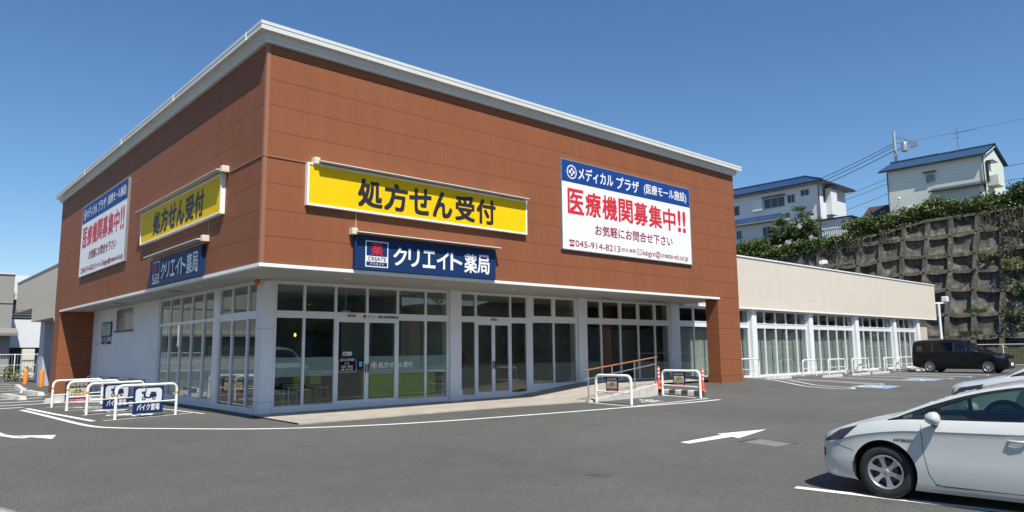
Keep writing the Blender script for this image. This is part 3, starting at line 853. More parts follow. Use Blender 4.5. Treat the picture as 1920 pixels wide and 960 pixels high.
# ------------------------------------------------------------------ wall signs
YEL = M('sign_yellow', (0.86,0.54,0.004), .6, spec=.15, var=.05, vs=.7)
NAVY = M('sign_navy', (0.012,0.036,0.115), .5, spec=.15, var=.06, vs=.8)
ROYAL = M('sign_royal_blue', (0.012,0.055,0.24), .5, spec=.15)
CARM = M('sign_carmine', (0.33,0.02,0.035), .5)
def fnd(d): return lambda u, v: (u, -d, v)
def yellow_sign(loc, rz, label):
    t = thing('prescription_sign', label, 'sign', loc, rz, 'yellow prescription signs')
    W, H = 7.35, 1.07
    mb = MB(); mb.box(.05, W-.05, -.105, -.02, .05, H-.05); part(mb, 'panel', YEL, t)
    mb = MB()
    for b in ((0,W,0,.05),(0,W,H-.05,H),(0,.05,.05,H-.05),(W-.05,W,.05,H-.05)): mb.box(b[0], b[1], -.125, -.001, b[2], b[3])
    part(mb, 'frame', TRIMW, t)
    mb = MB(); f = fnd(.109)
    for i, (ch, w) in enumerate(zip('処方せん受付', (.74,.74,.74,.68,.72,.74))):
        write(mb, ch, 1.40+i*.785, 1.40+i*.785+w, .15, .90, f, 0, .05)
    part(mb, 'lettering', BLK, t)
    return t
def store_sign(loc, rz, label):
    t = thing('store_name_sign', label, 'sign', loc, rz, 'navy store name signs')
    W, H = 4.70, .84
    mb = MB(); mb.box(0, W, -.11, -.001, 0, H); part(mb, 'panel', NAVY, t)
    mb = MB(); f = fnd(.114); g = fnd(.118); e = fnd(.121)
    u0, u1 = .30, .98
    rect(mb, u0, u1, .08, .76, f, 0)
    rect(mb, u0+.03, u1-.03, .37, .73, g, 1); rect(mb, u0+.03, u1-.03, .11, .215, g, 1)
    write(mb, '薬', u0+.17, u1-.17, .385, .72, e, 2, .02)
    write(mb, 'CREATE', u0+.07, u1-.07, .245, .345, g, 3, .015)
    write(mb, 'クリエイト', u0+.13, u1-.13, .13, .195, e, 0, .02)
    part(mb, 'emblem', [WHT, NAVY, REDS, BLK], t)
    mb = MB()
    for i, ch in enumerate('クリエイト'):
        write(mb, ch, 1.14+i*.47, 1.14+i*.47+(.42 if ch != 'リ' else .36), .17, .66, f, 0, .035)
    for i, ch in enumerate('薬局'): write(mb, ch, 3.52+i*.48, 3.98+i*.48, .13, .69, f, 0, .03)
    part(mb, 'lettering', WHT, t)
    return t
def medical_sign(loc, rz, label):
    t = thing('medical_banner', label, 'sign', loc, rz, 'white and blue recruiting banners')
    W, H = 7.36, 3.06
    mb = MB(); mb.box(.03, W-.03, -.07, -.005, .03, H-.03); part(mb, 'panel', WHT, t)
    mb = MB()
    for b in ((0,W,0,.03),(0,W,H-.03,H),(0,.03,.03,H-.03),(W-.03,W,.03,H-.03)): mb.box(b[0], b[1], -.085, -.001, b[2], b[3])
    part(mb, 'frame', STEEL, t)
    mb = MB(); mb.box(.032, W-.032, -.078, -.0705, H-.75, H-.031); part(mb, 'header_band', ROYAL, t)
    mb = MB(); f = fnd(.082); g = fnd(.074); f2 = fnd(.085)
    hy = H-.40
    disc(mb, .52, hy, .24, f, 0, 28, .20)
    rect(mb, .48, .56, hy-.14, hy+.14, f, 0); rect(mb, .38, .66, hy-.05, hy+.05, f, 0); rect(mb, .57, .64, hy+.06, hy+.13, f, 1)
    write(mb, 'メディカル', .84, 2.66, hy-.22, hy+.24, f, 0, .025)
    write(mb, 'プラザ', 2.84, 4.12, hy-.24, hy+.22, f, 0, .025)
    write(mb, '(医療モール施設)', 4.42, 7.12, hy-.23, hy+.21, f, 0, .02)
    for i, ch in enumerate('医療機関募集中'):
        write(mb, ch, .30+i*.875, 1.10+i*.875, 1.24, 2.10, g, 1, .035)
    write(mb, '!!', 6.50, 7.02, 1.24, 2.10, g, 1, .05)
    write(mb, 'お気軽にお問合せ下さい', 1.64, 6.10, .62, 1.00, g, 2, .022)
    # telephone mark
    rect(mb, .36, .58, .13, .20, g, 2); mb.poly([g(.40,.20),g(.54,.20),g(.51,.29),g(.43,.29)], 2); rect(mb, .34, .60, .31, .355, g, 2); rect(mb, .34, .40, .27, .31, g, 2); rect(mb, .54, .60, .27, .31, g, 2)
    disc(mb, .47, .225, .035, fnd(.076), 0, 10)
    write(mb, '045-914-8213', .64, 2.95, .14, .36, g, 2, .012)
    write(mb, '(担当:遠藤)', 3.0, 3.86, .16, .32, g, 2, .0)
    rect(mb, 3.92, 4.18, .14, .355, g, 2); rect(mb, 3.94, 4.16, .16, .335, fnd(.076), 0)
    for a, b in (((3.95,.33),(4.05,.24)),((4.15,.33),(4.05,.24)),((3.95,.165),(4.03,.25)),((4.15,.165),(4.07,.25))):
        d = Vector(b)-Vector(a); n = Vector((-d.y, d.x)).normalized()*.008
        mb.poly([fnd(.078)(a[0]+s*n.x+q*d.x, a[1]+s*n.y+q*d.y) for s, q in ((1,0),(-1,0),(-1,1),(1,1))], 2)
    write(mb, 'kaigyo@create-sd.co.jp', 4.24, 7.10, .09, .36, g, 2, .008)
    part(mb, 'lettering', [WHT, REDS, CARM], t)
    return t
def sign_lamp(loc, rz, W, label, rev):
    t = thing('sign_lamp', label, 'sign lamp', loc, rz, 'slim hooded lamps above the wall signs')
    mb = MB()
    rows = []
    for d, z in ((.02,.02),(.02,.06),(.16,.075),(.29,.06),(.31,.035),(.295,.022),(.16,.04),(.03,.02)):
        rows.append([(0,-d,z),(W,-d,z)])
    mb.grid(rows, 0, False)
    for x in (0, W): mb.poly([(x, r[0][1], r[0][2]) for r in rows])
    part(mb, 'lamp_hood', M('lamp_grey', (.45,.45,.43), .45) if 'lg' not in _TC else _TC['lg'], t, fix=True)
    mb = MB(); x = -.03
    if rev: x = W+.03
    mb.bevbox(x-.08, x+.08, -.20, -.002, -.01, .15, .015)
    part(mb, 'junction_box', M('box_cream', (.66,.60,.47), .5), t)
    return t
Z1, Z2, Z3 = 5.21, 3.735, 4.91
yellow_sign((7.67, BY0, Z1), 0, 'yellow prescription sign on the sunlit wall facing the lot')
yellow_sign((BX0, 25.83, Z1+.02), -PI/2, 'yellow prescription sign on the darker brown side wall')
store_sign((9.015, BY0-.002, Z2), 0, 'navy pharmacy name sign with red emblem above the double doors')
store_sign((BX0-.002, 24.45, Z2), -PI/2, 'navy pharmacy name sign with red emblem on the side wall')
medical_sign((16.62, BY0, Z3), 0, 'big white and blue banner with red writing on the sunlit wall')
medical_sign((BX0, 35.25, Z3+.02), -PI/2, 'big white and blue banner with red writing on the side wall')
sign_lamp((7.92, BY0, 6.27), 0, 7.05, 'slim lamp hood over the sunlit yellow sign', False)
sign_lamp((BX0, 25.95, 6.30), -PI/2, 7.6, 'slim lamp hood over the yellow sign on the side wall', True)
sign_lamp((9.0, BY0, 4.62), 0, 4.8, 'slim lamp hood over the sunlit navy sign', False)
sign_lamp((BX0, 24.6, 4.64), -PI/2, 5.0, 'slim lamp hood over the navy sign on the side wall', True)
mb = MB()
mb.box(9.07, 9.095, BY0-.012, BY0-.001, 4.8, 5.2); mb.box(BX0-.012, BX0-.001, 19.6, 19.62, 4.8, 5.2)
part(mb, 'cable_cover', M('cover_tan', (.5,.36,.26), .5), bld, world=True)

# notice boards on the white side wall
t = thing('notice_board', 'framed notice board with small panels below, on the white side wall', 'notice board', (XG, 37.3, 2.1))
mb = MB(); mb.box(-.03, -.001, -1.75, 0, .33, .98); mb.box(-.012, -.001, -1.72, -.02, .0, .12); part(mb, 'frame', M('navy_frame', (.03,.04,.06), .5), t)
mb = MB(); mb.box(-.036, -.0301, -1.62, -.13, .39, .92); mb.box(-.012, -.001, -1.72, -.02, .14, .31); part(mb, 'sheet', M('notice_grey', (.50,.53,.52), .6), t)
mb = MB(); f = lambda u, v: (-.04, -u, v); f3 = lambda u, v: (-.016, -u, v)
write(mb, 'お知らせ', .55, 1.3, .80, .88, f, 0, .01)
for k in range(4): rect(mb, .3, 1.45, .47+k*.08, .485+k*.08, f, 0)
write(mb, '駐輪場 ご利用案内', .1, 1.2, .23, .29, f3, 0, .02); write(mb, '防犯カメラ作動中', .1, 1.1, .155, .205, f3, 0, .02); write(mb, '禁煙', .5, 1.1, .03, .095, f3, 1, .02)
part(mb, 'lettering', [BLK, WHT], t)

# ------------------------------------------------------------------ hoop barriers
def hoop(W, H, r, mid, bend=.16, tape=False):
    """tubular hoop along local x from 0 to W; feet at z=0"""
    path = [(0,0,-.25),(0,0,H-bend)]
    path += [(bend-bend*math.cos(k*PI/12), 0, H-bend+bend*math.sin(k*PI/12)) for k in range(1, 7)]
    path += [(W-bend+bend*math.sin(k*PI/12), 0, H-bend+bend*math.cos(k*PI/12)) for k in range(0, 7)]
    path += [(W,0,-.25)]
    mb = MB(); mb.tube(path, r, 12); return mb
ORT = M('amber_tape', (.62,.27,.03), .35)
def hoop_thing(loc, p2, H, r, mid, label, group, tape=False, cat='barrier'):
    d = Vector((p2[0]-loc[0], p2[1]-loc[1])); W = d.length; rz = math.atan2(d.y, d.x)
    t = thing('hoop_barrier', label, cat, (loc[0], loc[1], gm(*loc)), rz, group)
    part(hoop(W, H, r, mid), 'hoop', RAILW, t)
    mb = MB(); mb.tube([(0,0,mid),(W,0,mid+gm(*p2)-gm(*loc))], r*.55, 8); part(mb, 'cross_rail', RAILW, t)
    if tape:
        mb = MB()
        for x in (0, W): mb.tube([(x,0,H-.27),(x,0,H-.21)], r+.003, 12)
        part(mb, 'tape_band', ORT, t)
    return t, W, rz
def plate_frame(loc, rz, u): return (loc[0]+u*math.cos(rz), loc[1]+u*math.sin(rz))
def scooter_art(mb, f, c, v, s, mi):
    for wx in (-.30, .30): disc(mb, c+wx*s, v-.16*s, .11*s, f, mi, 14); disc(mb, c+wx*s, v-.16*s, .05*s, lambda a, b: (f(a, b)[0], f(a, b)[1]-.002, f(a, b)[2]), 1, 10)
    P = lambda pts: mb.poly([f(c+a*s, v+b*s) for a, b in pts], mi)
    P([(-.34,.02),(-.22,.30),(-.16,.30),(-.20,.02),(-.10,-.16),(-.26,-.12)]); P([(-.24,-.16),(-.2,-.08),(.12,-.08),(.12,-.16)])
    P([(.04,-.12),(.04,.06),(.14,.12),(.44,.10),(.48,-.06),(.30,-.14)]); P([(.08,.13),(.42,.12),(.44,.19),(.1,.2)]); P([(-.44,.1),(-.42,.24),(-.26,.24),(-.3,.1)])
    P([(-.24,.30),(-.1,.36),(-.1,.39),(-.24,.35)])
def bike_art(mb, f, c, v, s, mi):
    for wx in (-.30, .30): disc(mb, c+wx*s, v-.1*s, .20*s, f, mi, 20, .165*s)
    for a, b in (((-.30,-.1),(-.12,.17)),((-.12,.17),(.2,.17)),((.30,-.1),(.17,.27)),((-.30,-.1),(0,-.1)),((0,-.1),(-.14,.22)),((0,-.1),(.2,.17)),((.10,.28),(.2,.28)),((-.2,.23),(-.07,.23))):
        d = Vector(b)-Vector(a); n = Vector((-d.y, d.x)).normalized()*.02
        mb.poly([f(c+(a[0]+q*d.x+k*n.x)*s, v+(a[1]+q*d.y+k*n.y)*s) for k, q in ((1,0),(-1,0),(-1,1),(1,1))], mi)
CREAM = M('sign_cream', (.62,.55,.34), .5); PALE = M('sign_pale', (.70,.73,.71), .5)
def scooter_plate(loc, rz, z, label, w=.82, h=.70):
    t = thing('parking_sign', label, 'sign', (loc[0], loc[1], z), rz, 'signs on the bike hoops')
    mb = MB(); mb.box(0, w, -.012, .012, 0, h); part(mb, 'plate', NAVY, t)
    mb = MB(); f = fnd(.015)
    b = .09; n = []
    x0, x1, z0, z1 = .05, w-.05, .28, h-.04
    for cx, cz, a0 in ((x1-b,z1-b,0),(x0+b,z1-b,PI/2),(x0+b,z0+b,PI),(x1-b,z0+b,1.5*PI)):
        n += [f(cx+b*math.cos(a0+k*PI/8), cz+b*math.sin(a0+k*PI/8)) for k in range(5)]
    mb.poly(n, 1)
    scooter_art(mb, fnd(.019), w/2, .47, .46, 0)
    write(mb, 'バイク置場', .10, w-.10, .07, .25, f, 2, .03)
    part(mb, 'picture', [NAVY, PALE, WHT], t); return t
def bicycle_plate(loc, rz, z, label, w=.96, h=.74):
    t = thing('parking_sign', label, 'sign', (loc[0], loc[1], z), rz, 'signs on the bike hoops')
    mb = MB(); mb.box(0, w, -.012, .012, .09*h/.74, h); part(mb, 'plate', NAVY, t)
    mb = MB(); mb.box(0, w, -.013, .013, 0, .088*h/.74); part(mb, 'red_band', REDS, t)
    mb = MB(); f = fnd(.016); k = h/.74
    rect(mb, .09*w/.96, w-.09*w/.96, .14*k, .50*k, f, 1)
    bike_art(mb, fnd(.019), w/2, .32*k, .52*k, 0)
    write(mb, '自転車置場', .10*w/.96, w-.10*w/.96, .55*k, .69*k, f, 1, .02)
    write(mb, '歩行者優先', .2*w, .8*w, .02*k, .07*k, f, 2, .02)
    part(mb, 'picture', [BLK, CREAM, WHT], t); return t

LH = [((4.91,20.89),(6.51,21.27)),((4.71,23.15),(6.35,23.85)),((4.67,25.58),(6.18,26.0)),((4.65,27.82),(6.24,28.49))]
LLAB = ['nearest white hoop barrier at the corner, carrying a scooter sign', 'second white hoop barrier, carrying the half hidden scooter sign', 'third white hoop barrier, behind the bicycle sign posts', 'farthest white hoop barrier of the corner bike bays, carrying the cream bicycle sign']
LW = []
for (a, b), l in zip(LH, LLAB):
    t, W, rz = hoop_thing(a, b, .86, .038, .40, l, 'white hoops of the corner bike bays', True)
    LW.append((a, W, rz))
for i, l in ((0, 'navy scooter parking sign on the nearest hoop'), (1, 'navy scooter parking sign half hidden behind the nearest hoop')):
    a, W, rz = LW[i]; q = plate_frame(a, rz, W*.27 if i == 0 else W*.27)
    scooter_plate(q, rz, gm(*a)+(.11 if i == 0 else .12), l)
a, W, rz = LW[3]; q = plate_frame(a, rz, W*.24)
bicycle_plate(q, rz, gm(*a)+.16, 'cream and navy bicycle parking sign on the farthest corner hoop', .84, .64)

RR = [((17.41,15.40),(17.35,13.95)), ((20.97,15.45),(20.95,13.9))]
for (a, b), l, l2 in zip(RR, ('white hoop barrier at the foot of the ramp, carrying a bicycle sign', 'white hoop barrier beside the orange post, carrying a bicycle sign'), ('small bicycle parking sign on the hoop at the foot of the ramp', 'small bicycle parking sign on the hoop beside the orange post')):
    t, W, rz = hoop_thing(a, b, .86, .045, .36, l, 'white hoops of the ramp bike bay')
    q = plate_frame(a, rz, W*.30)
    bicycle_plate(q, rz, gm(*a)+.37, l2, .50, .46)

WL = ['white hoop partly behind the brown pier', 'single white hoop in front of the second wing pillar', 'white hoop behind the second wheel stop', 'white hoop behind the third wheel stop', 'white hoop behind the fourth wheel stop', 'farthest white hoop, next to the black van']
for (a, b), l in zip([((30.6,18.15),(32.77,18.32)),((37.91,18.62),(39.42,18.60)),((41.4,18.8),(43.6,18.8)),((44.5,18.75),(46.9,18.75)),((49.4,18.75),(51.0,18.75)),((51.9,18.75),(54.3,18.75))], WL):
    hoop_thing(a, b, .87, .035, .42, l, 'white hoops along the right wing')
for y0, l in ((31.4,'grey hoop low against the white wall, nearest the glazing'),(34.3,'grey hoop low against the white wall, middle one'),(37.0,'grey hoop low against the white wall, nearest the brown pier')):
    t, W, rz = hoop_thing((7.75, y0), (7.75, y0+1.35), .75, .03, .3, l, 'grey hoops along the white side wall')

# ------------------------------------------------------------------ ramp handrail
t = thing('handrail', 'steel handrail with an orange wooden grip climbing along the ramp', 'handrail', (17.3, 15.64, 0))
zt = lambda x: .12+ (x-17.3)*.105
XA, XB = 17.2, 20.9
WOOD = M('orange_wood', (.36,.145,.05), .4, var=.2, vs=5)
mb = MB(); mb.tube([(XA-.08,15.64,.98),(XB+.05,15.64,1.36)], .026, 10); part(mb, 'grip', WOOD, t, world=True)
mb = MB(); mb.tube([(XA-.1,15.64,.69),(XB,15.64,1.12)], .018, 8); part(mb, 'cross_rail', STEEL, t, world=True)
for k in range(4):
    x = XA+.1+(XB-XA-.15)*k/3
    mb = MB(); mb.tube([(x,15.64,.05),(x,15.64,.98+(x-XA+.08)/(XB-XA+.13)*.38-.02)], .021, 8); part(mb, 'post', STEEL, t, world=True)

# ------------------------------------------------------------------ orange post, kerb block
ORANGE = M('orange_post', (.85,.09,.02), .45); ORG2 = M('orange_bollard', (.80,.22,.02), .5)
def delineator(x, y, label, H=.80, group='red delineator posts'):
    z = gm(x, y)+.13
    t = thing('delineator_post', label, 'delineator', (x, y, z), 0, group)
    mb = MB(); mb.lathe([(.0,0),(.13,0),(.13,.02),(.06,.05),(.045,.10),(.038,H-.03),(.02,H),(0,H)], 14); part(mb, 'post', ORANGE, t)
    mb = MB()
    for k in (.42, .55, .68): mb.lathe([(.0425,k*H/.8),(.0425,(k+.055)*H/.8)], 14)
    part(mb, 'reflective_band', WHT, t)
delineator(21.65, 14.25, 'red post with white bands at the end of the striped kerb block')
delineator(21.3, 15.85, 'red post half hidden behind the far bicycle hoop')
t = thing('kerb_block', 'low kerb block striped grey and black beside the bike bay', 'kerb block', (21.45, 15.0, gm(21.45,15.0)))
for k in range(7):
    mb = MB(); y = -.85+k*.26
    mb.prism([(-.14,y,-.1),(.14,y,-.1),(.12,y,.11),(.08,y,.14),(-.08,y,.14),(-.12,y,.11)], (0,.255,0))
    part(mb, 'block_segment', CONCW if k % 2 else M('kerb_black', (.06,.06,.06), .7), t)
# ------------------------------------------------------------------ wheel stops
def wheel_stop(a, b, label, group, w=.16, h=.12):
    a = Vector(a); b = Vector(b); d = b-a; L_ = d.length
    mb = MB(); q = .12
    for z, i in ((0,0),(h,1)): pass
    prof = [(0,-w/2,-.05),(0,w/2,-.05)]
    vs = []
    for x, zz in ((0,-.05),(L_,-.05)):
        vs += [(x,-w/2,zz),(x,w/2,zz)]
    top = [(q*.7,-w/2+.03,h),(q*.7,w/2-.03,h),(L_-q*.7,-w/2+.03,h),(L_-q*.7,w/2-.03,h)]
    mb.add(vs+top, [(0,1,3,2),(4,6,7,5),(0,2,6,4),(1,5,7,3),(0,4,5,1),(2,3,7,6)])
    o = solo(mb, 'wheel_stop', CONCW, label, 'wheel stop', group=group)
    o.location = (a.x, a.y, gm(a.x, a.y)); o.rotation_euler = (0, 0, math.atan2(d.y, d.x))
    fixn(o.data)
for a, b, l in (((30.9,16.95),(33.2,16.95),'pale wheel stop nearest the brown pier'),((37.0,17.1),(39.2,17.1),'second pale wheel stop along the right wing'),((41.2,17.35),(43.45,17.35),'third pale wheel stop along the right wing'),((44.2,17.45),(46.6,17.45),'fourth pale wheel stop along the right wing'),((49.3,17.4),(51.5,17.4),'pale wheel stop next to the black van'),((52.3,17.4),(53.2,17.4),'pale wheel stop half hidden by the black van')):
    wheel_stop(a, b, l, 'wheel stops along the right wing')
for a, b, l in (((6.3,47.9),(5.6,40.5),'long pale kerb stone in the left lane'),((5.55,39.8),(5.75,36.9),'pale wheel stop beside the brown pier, left lane'),((4.4,36.9),(4.7,34.0),'short pale wheel stop in the left lane'),((5.6,33.2),(6.5,31.6),'pale wheel stop behind the far bike hoop'),((5.0,31.2),(6.6,29.6),'pale wheel stop just behind the bicycle sign')):
    wheel_stop(a, b, l, 'wheel stops in the left lane', .28, .16)
# orange bollards
for x, y, l, H in ((7.36,47.5,'orange bollard nearer the brown pier',.92),(7.33,52.7,'orange bollard beside the green bush',.86)):
    mb = MB(); mb.lathe([(.12,-.2),(.12,H-.05),(.09,H),(0,H)], 14)
    o = solo(mb, 'bollard', ORG2, l, 'bollard', group='orange bollards by the left wing'); o.location = (x, y, gm(x, y))

# ------------------------------------------------------------------ things inside the shop
LIME = M('lime_panel', (0.44,0.58,0.05), .5, var=.06, vs=2); PINE = M('pine_wood', (.42,.26,.09), .5, var=.2, vs=6)
t = thing('reception_counter', 'lime green counter behind the frosted band', 'counter', (11.75, 19.75, .1))
mb = MB(); mb.box(0, 1.26, 0, .55, 0, .84); mb.box(1.27, 2.5, 0, .55, 0, .84); part(mb, 'front_panel', LIME, t)
mb = MB(); mb.box(-.02, 2.52, -.02, .6, .842, .87); part(mb, 'worktop', M('worktop_lime', (.25,.38,.05), .3), t)
def chair(loc, rz, label):
    t = thing('waiting_chair', label, 'chair', loc, rz, 'waiting chairs behind the corner window')
    mb = MB(); mb.bevbox(-.22, .22, -.22, .22, .42, .48, .02); part(mb, 'seat', LIME, t)
    mb = MB(); mb.bevbox(-.22, .22, .2, .25, .55, .82, .01); part(mb, 'backrest', LIME, t)
    for a in (-1, 1):
        for b in (-1, 1):
            mb = MB(); mb.box(a*.20-.02, a*.20+.02, b*.2-.02, b*.2+.02, 0, .85 if b > 0 else .42); part(mb, 'leg', PINE, t)
chair((8.75,20.2,.1), .3, 'pine chair with green seat behind the corner pillar')
chair((9.75,20.3,.1), -.2, 'pine chair with green seat in the second window from the corner')
chair((10.6,20.9,.1), .1, 'pine chair with green seat behind the sliding doors')
t = thing('side_table', 'small white legged table between the waiting chairs', 'table', (9.3,20.0,.1))
mb = MB(); mb.box(-.2,.25,-.2,.2,.52,.55); part(mb, 'tabletop', WHT, t)
for a in (-.17,.22):
    for b in (-.17,.17):
        mb = MB(); mb.box(a-.012,a+.012,b-.012,b+.012,0,.52); part(mb, 'leg', WHT, t)
for x, l in ((11.05,'white hanging sign board in the pane above the pharmacy doors'),(16.35,'white hanging sign board in the pane above the empty unit doors')):
    t = thing('hanging_board', l, 'hanging sign', (x, 20.1, 2.62), 0, 'white boards hanging from the ceiling')
    mb = MB(); mb.bevbox(-.14,.14,-.03,.03,.0,.32,.02); part(mb, 'board', WHT, t)
    mb = MB(); mb.tube([(0,0,.32),(0,0,1.05)], .012, 6); part(mb, 'rod', RAILW, t)
t = thing('fire_extinguisher', 'red fire extinguisher cabinet on the wall inside the empty unit', 'fire extinguisher', (17.45, 22.55, 1.0))
mb = MB(); mb.lathe([(.0,.0),(.14,.0),(.15,.04),(.15,.42),(.09,.5),(.05,.55),(0,.55)], 14); part(mb, 'cylinder', M('extinguisher_red', (.5,.015,.012), .3), t)
mb = MB(); mb.tube([(0,-.02,.55),(.1,-.05,.6),(.18,-.05,.4),(.18,-.05,.2)], .025, 8); part(mb, 'hose', BLACK, t)
for x, y, l in ((9.0,21.6,'small warm bulb behind the first window'),(10.1,21.6,'small warm bulb behind the second window')):
    t = thing('pendant_lamp', l, 'lamp', (x, y, 2.2), 0, 'small bulbs hanging inside')
    em = bpy.data.materials.get('warm_bulb')
    if not em:
        em = M('warm_bulb', (1,.7,.3)); em.node_tree.nodes['Principled BSDF'].inputs['Emission Color'].default_value = (1,.55,.15,1); em.node_tree.nodes['Principled BSDF'].inputs['Emission Strength'].default_value = 2.0
    mb = MB(); mb.lathe([(0,-.06),(.035,-.04),(.045,0),(.02,.05),(0,.06)], 10); part(mb, 'bulb', em, t)
    mb = MB(); mb.tube([(0,0,.06),(0,0,1.46)], .006, 6); part(mb, 'cord', BLACK, t)

# roof camera and floodlight mast on the right
t = thing('floodlight', 'small white twin floodlight on the edge of the beige wing roof', 'floodlight', (41.6, 18.9, 6.29))
mb = MB(); mb.tube([(0,0,-.3),(0,0,.25)], .03, 8); part(mb, 'bracket', STEEL, t)
mb = MB(); mb.bevbox(-.33,-.03,-.25,.0,.22,.40,.03); part(mb, 'lamp_head', RAILW, t)
mb = MB(); mb.bevbox(.03,.33,-.25,.0,.28,.46,.03); part(mb, 'lamp_head', RAILW, t)
t = thing('floodlight_mast', 'white mast with two floodlights beyond the black van', 'light mast', (63.0, 19.5, 0))
mb = MB(); mb.tube([(0,0,0),(0,0,5.0)], [.13,.10], 12); part(mb, 'mast', RAILW, t)
mb = MB(); mb.bar((-.48,.43,5.04),(.48,-.43,5.04),.12,.12); part(mb, 'crossbar', RAILW, t)
for s in (-1,1):
    mb = MB(); mb.bevbox(s*.42-.22,s*.42+.22,-s*.38-.22,-s*.38+.22,5.15,5.55,.05); part(mb, 'lamp_head', RAILW, t)
# ------------------------------------------------------------------ cars
def itp(T, x):
    """smooth interpolation in a table of (x, value), x falling or rising"""
    T = sorted(T)
    if x <= T[0][0]: return T[0][1]
    if x >= T[-1][0]: return T[-1][1]
    for i in range(len(T)-1):
        if T[i][0] <= x <= T[i+1][0]:
            h = T[i+1][0]-T[i][0]; t = (x-T[i][0])/h
            s = (T[i+1][1]-T[i][1])/h
            def sl(j):
                if j <= 0 or j >= len(T)-1:
                    j = max(0, min(len(T)-2, j)) if j <= 0 else len(T)-2
                    return (T[j+1][1]-T[j][1])/(T[j+1][0]-T[j][0])
                s1 = (T[j][1]-T[j-1][1])/(T[j][0]-T[j-1][0]); s2 = (T[j+1][1]-T[j][1])/(T[j+1][0]-T[j][0])
                return 0 if s1*s2 <= 0 else 2*s1*s2/(s1+s2)
            m0, m1 = sl(i)*h, sl(i+1)*h
            a, b = T[i][1], T[i+1][1]
            return a*(2*t**3-3*t**2+1)+m0*(t**3-2*t**2+t)+b*(-2*t**3+3*t**2)+m1*(t**3-t**2)
CARGLASS = glass('car_glass', (0.44,0.56,0.48)); VANGLASS = glass('privacy_glass', (0.05,0.055,0.055), .35)
TYRE = M('tyre', (0.022,0.021,0.020), .85, var=.2, vs=15); ALLOY = M('alloy', (0.55,0.56,0.58), .28, metal=.75)
CARBLK = M('car_black_trim', (0.014,0.014,0.016), .35); SEATM = M('seat_cloth', (.30,.28,.24), .9); CABIN = M('cabin_dark', (.035,.035,.036), .8)
LENS = bpy.data.materials.new('headlamp_lens'); LENS.use_nodes = True
_b = LENS.node_tree.nodes['Principled BSDF']; _b.inputs['Base Color'].default_value = (.025,.032,.045,1); _b.inputs['Roughness'].default_value = .05; _b.inputs['Coat Weight'].default_value = 1
CHROME = M('chrome', (.7,.7,.72), .12, metal=1)

class Car:
    def __init__(s, P): s.P = P
    def rows(s, x):
        """half section at station x: (y, z) from sill centre to hood or tub centre"""
        P = s.P
        W = itp(P['W'], x); zb = itp(P['zb'], x); zs = itp(P['zs'], x); zc = itp(P['zc'], x); ys = itp(P['ys'], x)
        hm = zb+(zs-zb)*.45
        out = [(0, zb), (W-.08, zb), (W-.025, zb+.05), (W-.012, zb+.10), (W*1.0, hm*.75+zb*.25), (W, hm), (W-.022, zs-.20), (W-.016, zs-.15), (W-.010, zs-.132), ((W+ys)/2+.004, zs-.06), (ys, zs)]
        if x > P['cowl'] or x < P['tail']:
            out += [(ys*.86, zs+(zc-zs)*.50), (ys*.6, zs+(zc-zs)*.80), (ys*.3, zs+(zc-zs)*.96), (0, zc)]
        else:
            out += [(ys-.05, zs-.004), (ys-.07, .62), (ys*.3, .60), (0, .60)]
        return out
    def side(s, x, z, off=0.0):
        """point on the outer skin at station x and height z"""
        r = s.rows(x)[1:11]
        for (y0, z0), (y1, z1) in zip(r[:-1], r[1:]):
            if z0 <= z <= z1: return Vector((x, y0+(y1-y0)*(z-z0)/max(1e-6, z1-z0)+off, z))
        return Vector((x, r[-1][0]+off, z))
    def rail(s, x): return Vector((x, itp(s.P['ry'], x), itp(s.P['rz'], x)))

